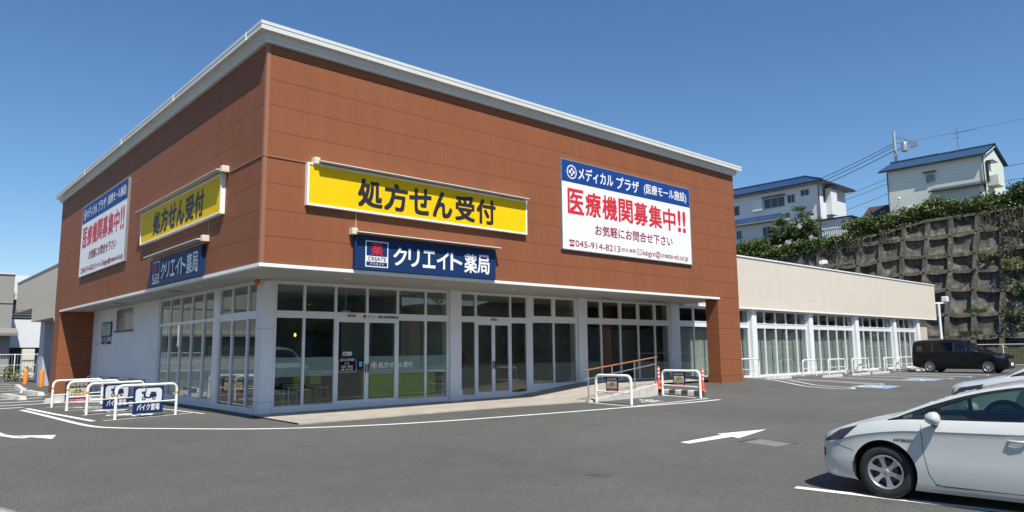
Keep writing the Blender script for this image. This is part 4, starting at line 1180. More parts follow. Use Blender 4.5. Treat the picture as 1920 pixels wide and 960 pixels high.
def make_car(P, paint, name, label, cat, wheel_paint=ALLOY, spokes=6, glassm=CARGLASS):
    C = Car(P)
    root = thing(name, label, cat)
    # ---- lower body
    xf, xr = P['front'], P['rear']
    st = []
    x = xf
    while x > xr:
        st.append(x); x -= .02 if x > xf-.3 or x < xr+.3 else .05
    st += [xr, P['cowl']+.002, P['cowl']-.002, P['tail']+.002, P['tail']-.002]
    st = sorted(set(st), reverse=True)
    rows = []
    for x in st:
        h = C.rows(x)
        rows.append([(x, y, z) for y, z in h] + [(x, -y, z) for y, z in h[-2:0:-1]])
    mb = MB(); mb.grid(rows, 0, True, closed=True)
    mb.add(rows[0], [tuple(range(len(rows[0])))], 0); mb.add(rows[-1], [tuple(range(len(rows[-1])-1, -1, -1))], 0)
    me = mb.mesh('tmp', [paint, DARK]); 
    bm = bmesh.new(); bm.from_mesh(me); bmesh.ops.remove_doubles(bm, verts=bm.verts, dist=.0004); bmesh.ops.recalc_face_normals(bm, faces=bm.faces); bm.to_mesh(me); bm.free()
    ob = bpy.data.objects.new('tmp', me); COL.objects.link(ob)
    cut = MB(); R = P['arch']
    for ax in P['axles']:
        for sgn in (1, -1):
            lo, hi = sorted((sgn*.56, sgn*1.1))
            cut.lathe([(0,lo),(R,lo),(R,hi),(0,hi)], 40, axis='y', o=(ax,0,P['wr']+.02))
    cm = cut.mesh('tmpc', [paint]); fixn(cm)
    bmx = bmesh.new(); bmx.from_mesh(cm); bmesh.ops.remove_doubles(bmx, verts=bmx.verts, dist=1e-4); bmesh.ops.recalc_face_normals(bmx, faces=bmx.faces); bmx.to_mesh(cm); bmx.free()
    co = bpy.data.objects.new('tmpc', cm); COL.objects.link(co)
    md = ob.modifiers.new('b', 'BOOLEAN'); md.object = co; md.operation = 'DIFFERENCE'; md.solver = 'EXACT'
    dg = bpy.context.evaluated_depsgraph_get(); dg.update()
    res = bpy.data.meshes.new_from_object(ob.evaluated_get(dg))
    body = MB(); V = [tuple(v.co) for v in res.vertices]
    for p in res.polygons:
        c = p.center; dark = 0
        for ax in P['axles']:
            if math.hypot(c.x-ax, c.z-P['wr']-.02) < R*.999 and abs(c.y) > .5: dark = 1
        if P['tail'] < c.x < P['cowl'] and c.z < .9 and abs(c.y) < itp(P['ys'], c.x)-.045 and p.normal.z > -.5: dark = 2
        body.f.append(list(p.vertices)); body.mi.append(dark); body.sm.append(True)
    body.v = V
    bpy.data.objects.remove(ob); bpy.data.objects.remove(co)
    # ---- roof, pillars, glass as strips between the beltline and the roof rails
    x0, x1 = P['rail0'], P['rail1']
    N_ = 64; xsr = [x0+(x1-x0)*i/N_ for i in range(N_+1)]
    wsh = MB(); bkl = MB(); roofv = body
    M_ = 12
    def top(x, k):
        r = C.rail(x); t = -1+2*k/M_
        return (x, r.y*t, r.z + itp(P['crown'], x)*(1-t*t))
    def edge(x):   # inner edge of the painted rail on the roof
        return .11/max(.2, C.rail(x).y)
    for i in range(N_):
        xa, xb = xsr[i], xsr[i+1]; xm = (xa+xb)/2
        tgt = wsh if xm > P['header'] else (bkl if xm < P['back'] else body)
        ea, eb = edge(xa), edge(xb)
        def tp(x, t):
            r = C.rail(x); return (x, r.y*t, r.z + itp(P['crown'], x)*(1-t*t))
        ta = [-1, -1+ea] + [(-1+ea)+(2-2*ea)*k/8 for k in range(1, 8)] + [1-ea, 1]
        tb = [-1, -1+eb] + [(-1+eb)+(2-2*eb)*k/8 for k in range(1, 8)] + [1-eb, 1]
        for k in range(len(ta)-1):
            q = [tp(xa, ta[k]), tp(xa, ta[k+1]), tp(xb, tb[k+1]), tp(xb, tb[k])]
            (body if k in (0, len(ta)-2) else tgt).add(q, [(3,2,1,0)], 0, True)
    sides = {}
    for sg in (1, -1):
        for i in range(N_*2):
            xa = x0+(x1-x0)*i/(N_*2); xb = x0+(x1-x0)*(i+1)/(N_*2); xm = (xa+xb)/2
            def sp(x, f):
                b = Vector((x, itp(P['ys'], x), itp(P['zs'], x))); r = C.rail(x)
                if r.z < b.z+.004: r = b+Vector((0,-.002,.004))
                v = b+(r-b)*f; v.y += .03*4*f*(1-f)*min(1, (r.z-b.z)/.4)
                return (v.x, sg*v.y, v.z)
            H = max(.004, C.rail(xm).z-itp(P['zs'], xm))
            w = min(.45, P['railw']/H)
            blk = min(.06/H*.6, .2)
            wins = P['wins']; k = None
            for j, (a, b) in enumerate(wins):
                if b < xm < a: k = j
            Q = lambda f0, f1: [sp(xa, f0), sp(xb, f0), sp(xb, f1), sp(xa, f1)]
            f = (0,1,2,3) if sg > 0 else (3,2,1,0)
            body.add(Q(1-w, 1), [f], 0, True)
            tp_ = 1-w
            if H < P.get('hmin', .07):
                body.add(Q(0, tp_), [f], 3 if H > .03 else 0, True); continue
            body.add(Q(0, blk*.5), [f], 3, True); body.add(Q(tp_-blk, tp_), [f], 3, True)
            if k is None: body.add(Q(blk*.5, tp_-blk), [f], 0 if xm < P['cpil'] else 3, True)
            else: sides.setdefault((sg, k), MB()).add(Q(blk*.5, tp_-blk), [f], 0, True)
    part(body, 'body', [paint, DARK, CABIN, CARBLK], root, sharp=32)
    part(wsh, 'windshield', glassm if P.get('wsdark') else CARGLASS, root); part(bkl, 'rear_window', glassm, root)
    for (sg, k), m_ in sides.items(): part(m_, 'side_window', CARGLASS if k in P['clear'] else glassm, root)
    # ---- wheels
    def wheel(par):
        wr, ww = P['wr'], .20
        rr = P['rim']
        w = MB(); w.lathe([(rr-.01,-ww/2+.02),(rr+.01,-ww/2),(wr-.03,-ww/2),(wr-.006,-ww/2+.02),(wr,-ww/2+.05),(wr,ww/2-.05),(wr-.006,ww/2-.02),(wr-.03,ww/2),(rr+.012,ww/2),(rr-.004,ww/2-.012)], 40, axis='y')
        root_ = part(w, 'wheel', TYRE, par)
        m_ = MB(); m_.lathe([(rr-.002,ww/2-.014),(rr-.004,ww/2-.004),(rr-.022,ww/2-.012),(rr-.03,ww/2-.03),(rr-.034,-.02)], 40, axis='y')
        hub = [(0,ww/2-.03),(.03,ww/2-.031),(.045,ww/2-.038),(.05,ww/2-.06)]
        m_.lathe(hub, 20, axis='y')
        for k in range(spokes):
            a = 2*PI*k/spokes+.3; ca, sa = math.cos(a), math.sin(a)
            F_ = P.get('fan', 4)/4; pr = [(.04,-.032),(rr*.45,-.022),(rr*.76,-.028*F_),(rr-.012,-.056*F_),(rr-.012,.056*F_),(rr*.76,.028*F_),(rr*.45,.022),(.04,.032)]
            def W3(u, v, h): return (u*ca-v*sa, h, u*sa+v*ca)
            h0 = [ww/2-.036, ww/2-.03, ww/2-.02, ww/2-.014, ww/2-.014, ww/2-.02, ww/2-.03, ww/2-.036]
            vs = [W3(u, v, h) for (u, v), h in zip(pr, h0)] + [W3(u, v, h-.05) for (u, v), h in zip(pr, h0)]
            m_.add(vs, [(0,1,6,7),(1,2,5,6),(2,3,4,5)]+[(i, i+8, (i+1) % 8+8, (i+1) % 8) for i in range(8)])
        part(m_, 'rim', wheel_paint, root_, fix=True)
        d = MB(); d.lathe([(0,-.03),(rr-.02,-.03)], 28, axis='y'); d.lathe([(0,.03),(rr*.62,.03)], 24, axis='y'); part(d, 'brake_disc', M('brake_dark', (.05,.05,.05), .5) if 'bd' not in OFF else OFF['bd'], root_)
        return root_
    w0 = wheel(root); tr = P['track']/2-.1
    w0.location = (P['axles'][0], tr, P['wr'])
    for ax, sg in ((0,-1),(1,1),(1,-1)):
        c = w0.copy(); COL.objects.link(c); c.parent = root
        c.location = (P['axles'][ax], sg*tr, P['wr']); c.rotation_euler = (0, .4*ax, PI if sg < 0 else 0)
        for ch in w0.children:
            d = ch.copy(); COL.objects.link(d); d.parent = c
    # ---- lines between panels
    def seam(pts, w=.0065, o=.0012):
        P3 = []
        for (xa, za), (xb, zb) in zip(pts[:-1], pts[1:]):
            n = max(2, int(math.hypot(xb-xa, zb-za)/.03))
            P3 += [(xa+(xb-xa)*i/n, za+(zb-za)*i/n) for i in range(n)]
        P3.append(pts[-1])
        for sg in (1, -1):
            rws = []
            for i, (x, z) in enumerate(P3):
                d = Vector(P3[min(i+1, len(P3)-1)])-Vector(P3[max(0, i-1)]); d.normalize()
                nx, nz = -d.y*w/2, d.x*w/2
                q = []
                for k in (-1, 1):
                    v = C.side(x+k*nx, z+k*nz, o); q.append((v.x, sg*v.y, v.z))
                rws.append(q)
            ln = MB(); ln.grid(rws, 0, False); part(ln, 'panel_gap', DARK, root)
    for s_ in P['seams']: seam(s_)
    # ---- lamps on the skin
    def patch(corners, m, nm, o=.006, n=10):
        """bilinear patch of (x, z) corners laid on the flank"""
        for sg in (1, -1):
            a, b, c, d = [Vector(q) for q in corners]
            rws = []
            for i in range(n+1):
                t = i/n; r_ = []
                for j in range(n+1):
                    u = j/n; q = (a*(1-u)+b*u)*(1-t)+(d*(1-u)+c*u)*t
                    ed = min(t, 1-t, u, 1-u)
                    v = C.side(q.x, q.y, o*min(1, ed*8)+.0015); r_.append((v.x, sg*v.y, v.z))
                rws.append(r_)
            m_ = MB(); m_.grid(rws); part(m_, nm, m, root, fix=False)
    for corners, m, nm in P['patches']: patch(corners, m, nm)
    # ---- mirrors, handles
    for sg in (1, -1):
        mx, my, mz = P['mirror']
        mm = MB(); vs = []
        for i in range(9):
            a = PI*i/8-PI/2; r = []
            for k in range(12):
                t = 2*PI*k/12
                xx = .115*math.cos(a)*math.cos(t)*(1.0 if math.cos(t) > 0 else .55)
                r.append((mx+xx, sg*(my+.09*math.sin(a)), mz+.088*math.cos(a)*math.sin(t)*(1 if math.sin(t) > 0 else .8)))
            vs.append(r)
        mm.grid(vs, 0, True, closed=True); 
        mo = part(mm, 'mirror', paint, root, fix=True)
        st_ = MB(); st_.tube([(mx+.02, sg*(my-.05), mz-.05), (mx+.04, sg*(itp(P['ys'], mx)-.01), mz-.085)], [.03,.045], 8); part(st_, 'mirror_arm', CARBLK, mo)
        for hx, hz in P['handles']:
            a = C.side(hx, hz); b = C.side(hx-.19, hz+.005)
            cup_shade = MB(); pts = []
            for k in range(20):
                t = 2*PI*k/20; v = C.side(hx-.095+.105*math.cos(t), hz-.005+.045*math.sin(t), .002); pts.append((v.x, sg*v.y, v.z))
            cup_shade.poly(pts if sg > 0 else pts[::-1]); ho = part(cup_shade, 'handle', M('handle_cup_shade', P['cup_shade'], .4) , root)  # flat ellipse; the shade of the handle recess is put into its colour
            g_ = MB(); p = [a+Vector((0,-.004,0)), a+Vector((-.02,.034,.003)), (a+b)/2+Vector((0,.042,0)), b+Vector((.02,.034,-.001)), b+Vector((0,-.004,0))]
            g_.tube([(q.x, sg*q.y, q.z) for q in p], [.014,.016,.016,.016,.014], 8); part(g_, 'grip', paint, ho)
    # ---- seats and wheel
    for sx in P['seats']:
        for sy in (.36, -.36):
            s_ = MB(); s_.bevbox(sx-.28, sx+.25, sy-.24, sy+.24, .6, .74, .05)
            rw = []
            for zz, xx, hw in ((.70,-.22,.23),(.9,-.30,.24),(1.08,-.36,.21),(1.13,-.38,.15)):
                rw.append([(sx+xx-.07,sy-hw,zz),(sx+xx+.06,sy-hw,zz),(sx+xx+.06,sy+hw,zz),(sx+xx-.07,sy+hw,zz)])
            s_.grid(rw, 0, True, closed=True); s_.poly(rw[-1])
            s_.bevbox(sx-.47, sx-.37, sy-.13, sy+.13, 1.15, 1.15+P['head'], .03)
            part(s_, 'seat', SEATM, root)
    dsh = MB(); ys_ = itp(P['ys'], P['cowl'])-.08
    c0 = P['cowl']
    dsh.prism([(c0-.01,-ys_,.6),(c0-.62,-ys_,.6),(c0-.6,-ys_,.86),(c0-.5,-ys_,itp(P['zs'], c0)-.02),(c0-.01,-ys_,itp(P['zs'], c0)-.03)], (0,2*ys_,0)); part(dsh, 'dashboard', CABIN, root)
    sw = MB(); cx, cz = c0-.78, .90
    sw.tube([(cx-.08*math.sin(t*PI/12)*.9, -.36+.18*math.cos(t*PI/12), cz+.17*math.sin(t*PI/12)) for t in range(25)], .016, 6, cap=False); part(sw, 'steering_wheel', CABIN, root)
    return root, C

WHITEP = M('pearl_white_paint', (0.51,0.53,0.505), .3, coat=.8)
BLACKP = M('black_paint', (0.003,0.003,0.005), .3, coat=.15, spec=.25)
PR = dict(fan=4.6,
    front=.93, rear=-3.53, axles=(0,-2.70), wr=.318, rim=.213, arch=.375, track=1.66, cowl=-.06, tail=-3.05,
    W=[(.93,.30),(.915,.46),(.89,.56),(.85,.645),(.78,.72),(.66,.785),(.5,.825),(.3,.85),(0,.866),(-.6,.868),(-2.0,.868),(-2.7,.866),(-3.1,.82),(-3.35,.74),(-3.48,.62),(-3.53,.5)],
    zb=[(.93,.34),(.88,.24),(.75,.2),(.4,.19),(.3,.17),(-.4,.135),(-2.4,.135),(-3.0,.22),(-3.4,.3),(-3.53,.4)],
    zs=[(.93,.56),(.90,.63),(.86,.675),(.78,.725),(.66,.775),(.5,.83),(.3,.885),(.1,.925),(-.1,.955),(-.3,.975),(-.6,.985),(-1.5,1.01),(-2.4,1.05),(-3.05,1.08),(-3.3,1.05),(-3.45,.98),(-3.53,.85)],
    ys=[(.93,.27),(.915,.42),(.89,.51),(.85,.585),(.78,.65),(.66,.705),(.5,.74),(.3,.765),(0,.785),(-.3,.782),(-.8,.78),(-2.0,.78),(-2.7,.755),(-3.2,.68),(-3.4,.6),(-3.53,.45)],
    zc=[(.93,.58),(.90,.66),(.86,.705),(.78,.755),(.66,.81),(.5,.865),(.3,.925),(.1,.975),(-.06,1.01),(-3.05,1.1),(-3.3,1.07),(-3.45,1.0),(-3.53,.87)],
    rail0=-.06, rail1=-3.38,
    ry=[(-.06,.755),(-.3,.745),(-.6,.71),(-.9,.675),(-1.2,.645),(-1.6,.62),(-2.2,.60),(-2.8,.59),(-3.2,.58),(-3.38,.58)],
    rz=[(-.06,.975),(-.3,1.085),(-.6,1.205),(-.9,1.305),(-1.2,1.378),(-1.5,1.425),(-1.8,1.44),(-2.2,1.41),(-2.6,1.355),(-3.0,1.26),(-3.3,1.14),(-3.38,1.09)],
    crown=[(-.06,.03),(-.5,.035),(-1.2,.04),(-2,.045),(-3.38,.03)], header=-1.02, back=-2.5, railw=.03, hmin=.028,
    wins=[(-.24,-.60),(-.665,-1.62),(-1.73,-2.55),(-2.62,-2.85)], clear=(0,1,2,3), cpil=-2.85,
    seams=[[(-.44,.93),(-.455,.60),(-.50,.36),(-.56,.25),(-.66,.225),(-1.6,.23),(-1.68,.95)],[(-1.69,.95),(-1.70,.25),(-2.2,.25),(-2.38,.55),(-2.62,.9)],[(-.56,.235),(-2.3,.22)],[(.62,.62),(.36,.555)]],
    patches=[(((.30,.872),(.52,.68),(.845,.625),(.56,.80)), LENS, 'headlight'), (((.86,.44),(.80,.44),(.80,.54),(.86,.54)), CARBLK, 'fog_lamp_slot'), (((-3.2,.98),(-3.2,.78),(-3.44,.78),(-3.40,.93)), M('tail_red',(.3,.01,.01),.15), 'tail_light')],
    mirror=(-.63,.95,1.01), handles=[(-1.32,.80),(-2.28,.83)], cup_shade=(.33,.36,.37), seats=(-1.15,-2.05), head=.17)
for k_ in ('W','zb','zs','ys','zc'): PR[k_] = [(x if x <= .3 else .3+(x-.3)*.92, v) for x, v in PR[k_]]
PR['front'] = .3+.63*.92
PR['patches'][0] = (((.30,.872),(.50,.68),(.80,.625),(.54,.80)), LENS, 'headlight'); PR['patches'][1] = (((.81,.44),(.76,.44),(.76,.54),(.81,.54)), CARBLK, 'fog_lamp_slot')
pr, PC = make_car(PR, WHITEP, 'parked_car', 'white hatchback in front at the right edge, silver six spoke wheel', 'car')
# chrome script on the front wing
mb = MB()
for sg in (1,):
    write(mb, 'HYBRID', 0, .21, 0, .03, lambda u, v: tuple(PC.side(-.14-u, .715+v, .004)), 0, .04)
bd = part(mb, 'badge', M('badge_dark', (.06,.065,.07), .3), pr)
pr.location = (10.345, 3.755, gm(9.7,3.74)); pr.rotation_euler = (0, 0, math.radians(93.5))
dup(pr, (0.20, 5.60, gm(.2,6.05)), math.radians(8), 'white car of which only the bonnet edge shows at bottom left')
def van_profile(s, L_, H_, hood):
    return None
VN = dict(fan=2.2,
    front=.93, rear=-3.98, axles=(0,-3.0), wr=.345, rim=.245, arch=.40, track=1.80, cowl=-.02, tail=-3.90,
    W=[(.93,.45),(.91,.62),(.87,.72),(.78,.81),(.6,.875),(.3,.91),(0,.922),(-3.2,.922),(-3.7,.90),(-3.9,.84),(-3.98,.76)],
    zb=[(.93,.34),(.85,.25),(.7,.22),(-3.2,.22),(-3.7,.3),(-3.98,.36)],
    zs=[(.93,.80),(.90,.88),(.84,.93),(.7,.97),(.4,1.02),(0,1.10),(-.3,1.14),(-1,1.17),(-2,1.19),(-3.9,1.22),(-3.98,1.18)],
    ys=[(.93,.40),(.91,.57),(.87,.66),(.78,.74),(.6,.79),(.3,.83),(0,.845),(-1,.86),(-3.2,.86),(-3.7,.84),(-3.9,.78),(-3.98,.70)],
    zc=[(.93,.84),(.90,.92),(.84,.98),(.7,1.03),(.4,1.08),(0,1.15),(-3.9,1.24),(-3.98,1.2)],
    rail0=-.02, rail1=-3.93,
    ry=[(-.02,.83),(-.4,.78),(-.9,.72),(-1.4,.69),(-2.5,.68),(-3.6,.67),(-3.93,.68)],
    rz=[(-.02,1.105),(-.3,1.25),(-.6,1.42),(-.95,1.60),(-1.3,1.74),(-1.7,1.81),(-2.5,1.845),(-3.4,1.84),(-3.75,1.80),(-3.86,1.72),(-3.93,1.5)],
    crown=[(-.02,.05),(-1.2,.07),(-2,.07),(-3.93,.04)], header=-1.1, back=-3.80, railw=.07,
    wins=[(-.25,-.72),(-.80,-1.62),(-1.72,-2.75),(-2.85,-3.68)], clear=(0,1), cpil=-3.7,
    seams=[[(-.62,1.1),(-.64,.5),(-.7,.32),(-1.6,.32),(-1.68,1.12)],[(-1.7,1.12),(-1.7,.32),(-2.6,.32),(-2.75,1.12)]],
    patches=[(((.30,1.0),(.42,.82),(.87,.76),(.70,.93)), LENS, 'headlight'), (((-3.85,1.15),(-3.85,.85),(-3.95,.85),(-3.95,1.15)), M('tail_red2',(.2,.01,.01),.15), 'tail_light')],
    mirror=(-.55,1.02,1.16), handles=[(-1.38,.98),(-1.85,.98)], cup_shade=(.01,.01,.012), seats=(-1.2,-2.1,-3.0), head=.22)
vn, VC = make_car(VN, BLACKP, 'parked_van', 'black minivan parked nose out beside the right wing', 'minivan', spokes=8, glassm=VANGLASS)
vn.location = (49.45, 12.7, gm(49,13)); vn.scale = (1.04,1.0,1.06); vn.rotation_euler = (0, 0, math.radians(-92))
mb = MB(); mb.box(.935,.95,-.22,.22,.42,.58); part(mb, 'number_plate', WHT, vn)
mb = MB(); mb.box(.90,.94,-.5,.5,.62,.80); part(mb, 'grille', CHROME, vn)
WH2 = M('plain_white_paint', (0.52,0.54,0.54), .25, coat=1.0)
wv, WC = make_car(dict(VN, clear=(0,1,2,3)), WH2, 'parked_van', 'white car half hidden behind the near hatchback', 'car', spokes=8)
wv.location = (15.92, 3.78, gm(15.7,4.1)); wv.scale = (1,1,1.12); wv.rotation_euler = (0, 0, math.radians(93))
# ------------------------------------------------------------------ retaining wall of concrete beams
WA, WB = 71.0, 0.38
def wp(y, z, off=0.0):
    """point on the leaning wall plane, off metres towards the lot"""
    n = Vector((-1, 0, WB)).normalized()
    return Vector((WA+WB*z, y, z)) + n*off
def ztop(y):
    T = [(-40,13.6),(16,13.9),(24,13.75),(26,13.4),(28,13.0),(31,12.6),(33,12.3),(37,11.9),(41,11.3),(46,10.6),(62,9.0)]
    if y <= T[0][0]: return T[0][1]
    for (a, za), (b, zb) in zip(T[:-1], T[1:]):
        if y <= b: return za+(zb-za)*(y-a)/(b-a)
    return T[-1][1]
def nz3(a, b, c): return noise.noise(Vector((a, b, c)))
def wallcrete(name, c1, c2, stain):
    m = bpy.data.materials.new(name); m.use_nodes = True
    nt = m.node_tree; N = nt.nodes; L = nt.links
    b = N['Principled BSDF']; b.inputs['Roughness'].default_value = .9
    tc = N.new('ShaderNodeTexCoord')
    def noise_(scale, det, vec=None, rough=.6):
        n = N.new('ShaderNodeTexNoise'); n.inputs['Scale'].default_value = scale; n.inputs['Detail'].default_value = det; n.inputs['Roughness'].default_value = rough
        L.new(vec or tc.outputs['Object'], n.inputs['Vector']); return n.outputs['Fac']
    def rmp(src, a, bb):
        n = N.new('ShaderNodeMapRange'); n.inputs['From Min'].default_value = a; n.inputs['From Max'].default_value = bb
        L.new(src, n.inputs['Value']); return n.outputs['Result']
    def mix(f, a, bb):
        n = N.new('ShaderNodeMix'); n.data_type = 'RGBA'; L.new(f, n.inputs['Factor'])
        for k, q in (('A', a), ('B', bb)):
            if isinstance(q, tuple): n.inputs[k].default_value = (*q, 1)
            else: L.new(q, n.inputs[k])
        return n.outputs['Result']
    mp = N.new('ShaderNodeMapping'); mp.inputs['Scale'].default_value = (1, 2.2, .28); L.new(tc.outputs['Object'], mp.inputs['Vector'])
    c = mix(rmp(noise_(1.1, 6), .38, .62), c1, c2)
    c = mix(rmp(noise_(1.0, 5, mp.outputs['Vector']), .48, .66), c, stain)
    c = mix(rmp(noise_(1.6, 7), .56, .72), c, tuple(x*2.0 for x in c1))
    L.new(c, b.inputs['Base Color'])
    bp = N.new('ShaderNodeBump'); bp.inputs['Strength'].default_value = .8; bp.inputs['Distance'].default_value = .08
    L.new(noise_(5, 6), bp.inputs['Height']); L.new(bp.outputs['Normal'], b.inputs['Normal'])
    return m
BEAMC = wallcrete('weathered_beam', (0.105,0.094,0.068), (0.070,0.062,0.044), (0.034,0.033,0.022))
INFC = wallcrete('weathered_infill', (0.118,0.108,0.088), (0.062,0.056,0.044), (0.027,0.028,0.022))
rw = thing('retaining_wall', 'tall weathered retaining wall with a grid of concrete beams, below the houses', 'retaining wall', (71, 22, 0))
cols = [21.8+2.1*k for k in range(-14, 19)]
rows_ = [.35, 2.44, 4.37, 6.6, 8.52, 10.12, 12.15, 14.05]
def nodept(ci, ri):
    y, z = cols[ci], rows_[ri]
    return y+.26*nz3(y*.5, z*.4, 3), z+.48*nz3(y*.21, z*.3, 8)
# sprayed infill, bulging and sagging in each cell
ys_ = [cols[0]+(cols[-1]-cols[0])*i/420 for i in range(421)]
mb = MB(); g_ = []
for j in range(90):
    r = []
    for y in ys_:
        zt = ztop(y); z = -.3+(zt+.25)*j/89
        cy = abs(((y-21.8) % 2.1)/2.1-.5)*2
        k = max(i for i in range(-1, 7) if i < 0 or rows_[i] <= z) if z > rows_[0] else 0
        k = max(0, min(6, k)); cz = abs((z-rows_[k])/(rows_[k+1]-rows_[k])-.5)*2
        ci = int((y-cols[0])/2.1)
        base = -.36+.36*max(cy, cz)**3*.8
        low = max(0, .5-(z-rows_[k])/(rows_[k+1]-rows_[k]))
        base += low*(.25+.5*nz3(ci*3.1, k*2.7, 1.3))*1.0
        base += .20*nz3(y*.9, z*.9, 5)+.07*nz3(y*2.6, z*2.6, 2)
        r.append(wp(y, z, min(.06, base)))
    g_.append(r)
mb.grid(g_); part(mb, 'infill_panel', INFC, rw, world=True)
# beams
def beam(pts, w, d):
    mb = MB(); rws = []
    for i, (y, z) in enumerate(pts):
        a = Vector(pts[min(i+1, len(pts)-1)])-Vector(pts[max(0, i-1)]); a.normalize()
        ww = w*(1+.18*nz3(y*1.3, z*1.3, 11))/2
        ny, nz_ = -a.y*ww, a.x*ww
        o1 = d*(1+.15*nz3(y*.8, z*.8, 4))
        rws.append([wp(y+ny, z+nz_, -.35), wp(y+ny*.92, z+nz_*.92, o1), wp(y-ny*.92, z-nz_*.92, o1), wp(y-ny, z-nz_, -.35)])
    mb.grid(rws, 0, False)
    return mb
for ci in range(len(cols)):
    pts = []
    for ri in range(7):
        (ya, za), (yb, zb) = nodept(ci, ri), nodept(ci, ri+1)
        for k in range(5):
            t = k/5; y, z = ya+(yb-ya)*t, za+(zb-za)*t
            if z < ztop(y)+.1: pts.append((y+.05*nz3(y, z, 7), z))
    pts.insert(0, (cols[ci], -.3))
    part(beam(pts, .42, .12), 'beam', BEAMC, rw, world=True, fix=True)
for ri in range(8):
    seg = []
    for ci in range(len(cols)-1):
        (ya, za), (yb, zb) = nodept(ci, ri), nodept(ci+1, ri)
        for k in range(6):
            t = k/6; y, z = ya+(yb-ya)*t, za+(zb-za)*t-.12*math.sin(PI*t)*(1+nz3(ci*1.7, ri*2.3, 0))
            if z < ztop(y)+.15: seg.append((y, z))
            elif len(seg) > 2: break
    if len(seg) > 3: part(beam(seg, .34, .10), 'beam', BEAMC, rw, world=True, fix=True)
mb = MB()
for ci in range(len(cols)):
    for ri in range(8):
        y, z = nodept(ci, ri)
        if z > ztop(y)-.1 or not (8 < y < 52): continue
        for k in range(1):
            p = wp(y, z, .10); q = wp(y, z, .20); mb.tube([p, q], [.17,.13], 10, 0)
ah = part(mb, 'anchor_head', M('anchor_dark', (.07,.068,.06), .7), rw, world=True)
cap = MB(); cap.grid([[wp(y, ztop(y)-.15, .16), wp(y, ztop(y)+.12, .18), wp(y, ztop(y)+.14, -.6), wp(y, ztop(y)-.1, -.7)] for y in ys_[::6]], 0, False)
part(cap, 'coping', BEAMC, rw, world=True)

# ------------------------------------------------------------------ hillside
mb = MB()
HX = [.0, .8, 2, 4, 7, 11, 16, 24, 40, 70, 120, 260]
rws = []
for y in [-120,-80,-50,-30]+[-20+2*k for k in range(42)]+[70,90,120,160]:
    zt = ztop(y)
    if y > 64: zt = max(0, zt-(y-64)*.12)
    if y < -24: zt = max(0, zt-(-24-y)*.15)
    rws.append([(WA+WB*zt+.3+h, y, zt-.1+.02*min(h, 20)+.25*nz3(h*.3, y*.3, 1)*min(1, h)) for h in HX])
mb.grid(rws)
SOIL = M('hill_soil', (0.09,0.085,0.045), .95, var=.5, vs=1.5, col2=(.05,.07,.025))
o = solo(mb, 'hillside', SOIL, 'grassy hill above the retaining wall', kind='structure'); fixn(o.data)

# ------------------------------------------------------------------ foliage helpers
def leafmat(name, col):
    m = M(name, col, .6, var=.35, vs=2.0)
    return m
LEAF = [leafmat('leaf_dark', (.034,.062,.013)), leafmat('leaf_mid', (.066,.110,.018)), leafmat('leaf_light', (.115,.160,.030)), leafmat('leaf_yellow', (.17,.17,.035))]
DRY = [leafmat('dry_vine', (.085,.075,.038)), leafmat('dry_dark', (.05,.045,.024)), leafmat('leaf_dull', (.06,.08,.022)), leafmat('dry_pale', (.13,.115,.07))]
def leaf(mb, p, s, up_bias=.35, mi=0, r=rnd):
    n = Vector((r.gauss(0,1), r.gauss(0,1), r.gauss(0,1)+up_bias*2)).normalized()
    a = n.orthogonal().normalized(); a.rotate(Matrix.Rotation(r.random()*6.28, 3, n)); b = n.cross(a)
    l = s*r.uniform(.7, 1.35); w = l*.55
    p = Vector(p)
    mb.add([p-a*l/2, p+b*w/2-n*l*.06, p+a*l/2, p-b*w/2-n*l*.06], [(0,1,2,3)], mi)
def clump(mb, c, R, n, s, tone, r=rnd, squash=.8):
    """one leaf clump: leaves scattered through a ball, denser at its skin"""
    for _ in range(n):
        d = Vector((r.gauss(0,1), r.gauss(0,1), r.gauss(0,1))).normalized()*R*(r.random()**.38)
        mi = min(3, max(0, tone+r.choice((-1,0,0,0,1))))
        leaf(mb, (c[0]+d.x, c[1]+d.y, c[2]+d.z*squash), s, mi=mi, r=r)

# hedge along the wall top
def hedge(y0, y1, h0, h1, label, depth=2.2, dx=.2, s=.26, den=1.0, seed=1):
    r = random.Random(seed); mb = MB(); y = y0
    while y < y1:
        t = (y-y0)/(y1-y0)
        h = (h0+(h1-h0)*t)*(1+.22*nz3(y*.45, seed, 1)+.10*nz3(y*1.7, seed, 3))
        zt = ztop(y); xx = WA+WB*zt+dx
        for k in range(int(19*den)):
            u = r.random(); v = r.random()
            R = r.uniform(.38, .66)
            x = xx+(u-.08)*depth
            z = zt-.25+v**.8*h
            if u < .12: z -= r.random()*.5*(h*.35)
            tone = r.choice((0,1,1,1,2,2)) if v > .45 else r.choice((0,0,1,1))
            clump(mb, (x, y+r.uniform(-.3,.3), z), R, 24, s, tone, r)
        y += .32
    root = thing('hedge', label, 'hedge', (WA+WB*ztop(y0), (y0+y1)/2, ztop(y0)))
    part(mb, 'foliage', LEAF, root, world=True)
    st = MB()
    for k in range(int((y1-y0)/1.1)):
        yy = y0+.5+k*1.1; x = WA+WB*ztop(yy)+dx+.5; st.tube([(x,yy,ztop(yy)-.4),(x+.1,yy+.15,ztop(yy)+.9)], .03, 5)
    part(st, 'stem', M('stem_brown', (.07,.05,.03), .9) if 'sb' not in OFF else OFF['sb'], root, world=True)
hedge(4.0, 17.0, 3.2, 2.5, 'tall dark hedge at the right end of the wall top', seed=2)
hedge(17.0, 31.8, 1.9, 2.5, 'long clipped green hedge on the wall top below the blue roofed house', seed=3, depth=2.4)
hedge(31.4, 41.2, 1.1, 1.6, 'low green bushes along the wall top below the two storey house', seed=4, dx=-.1)
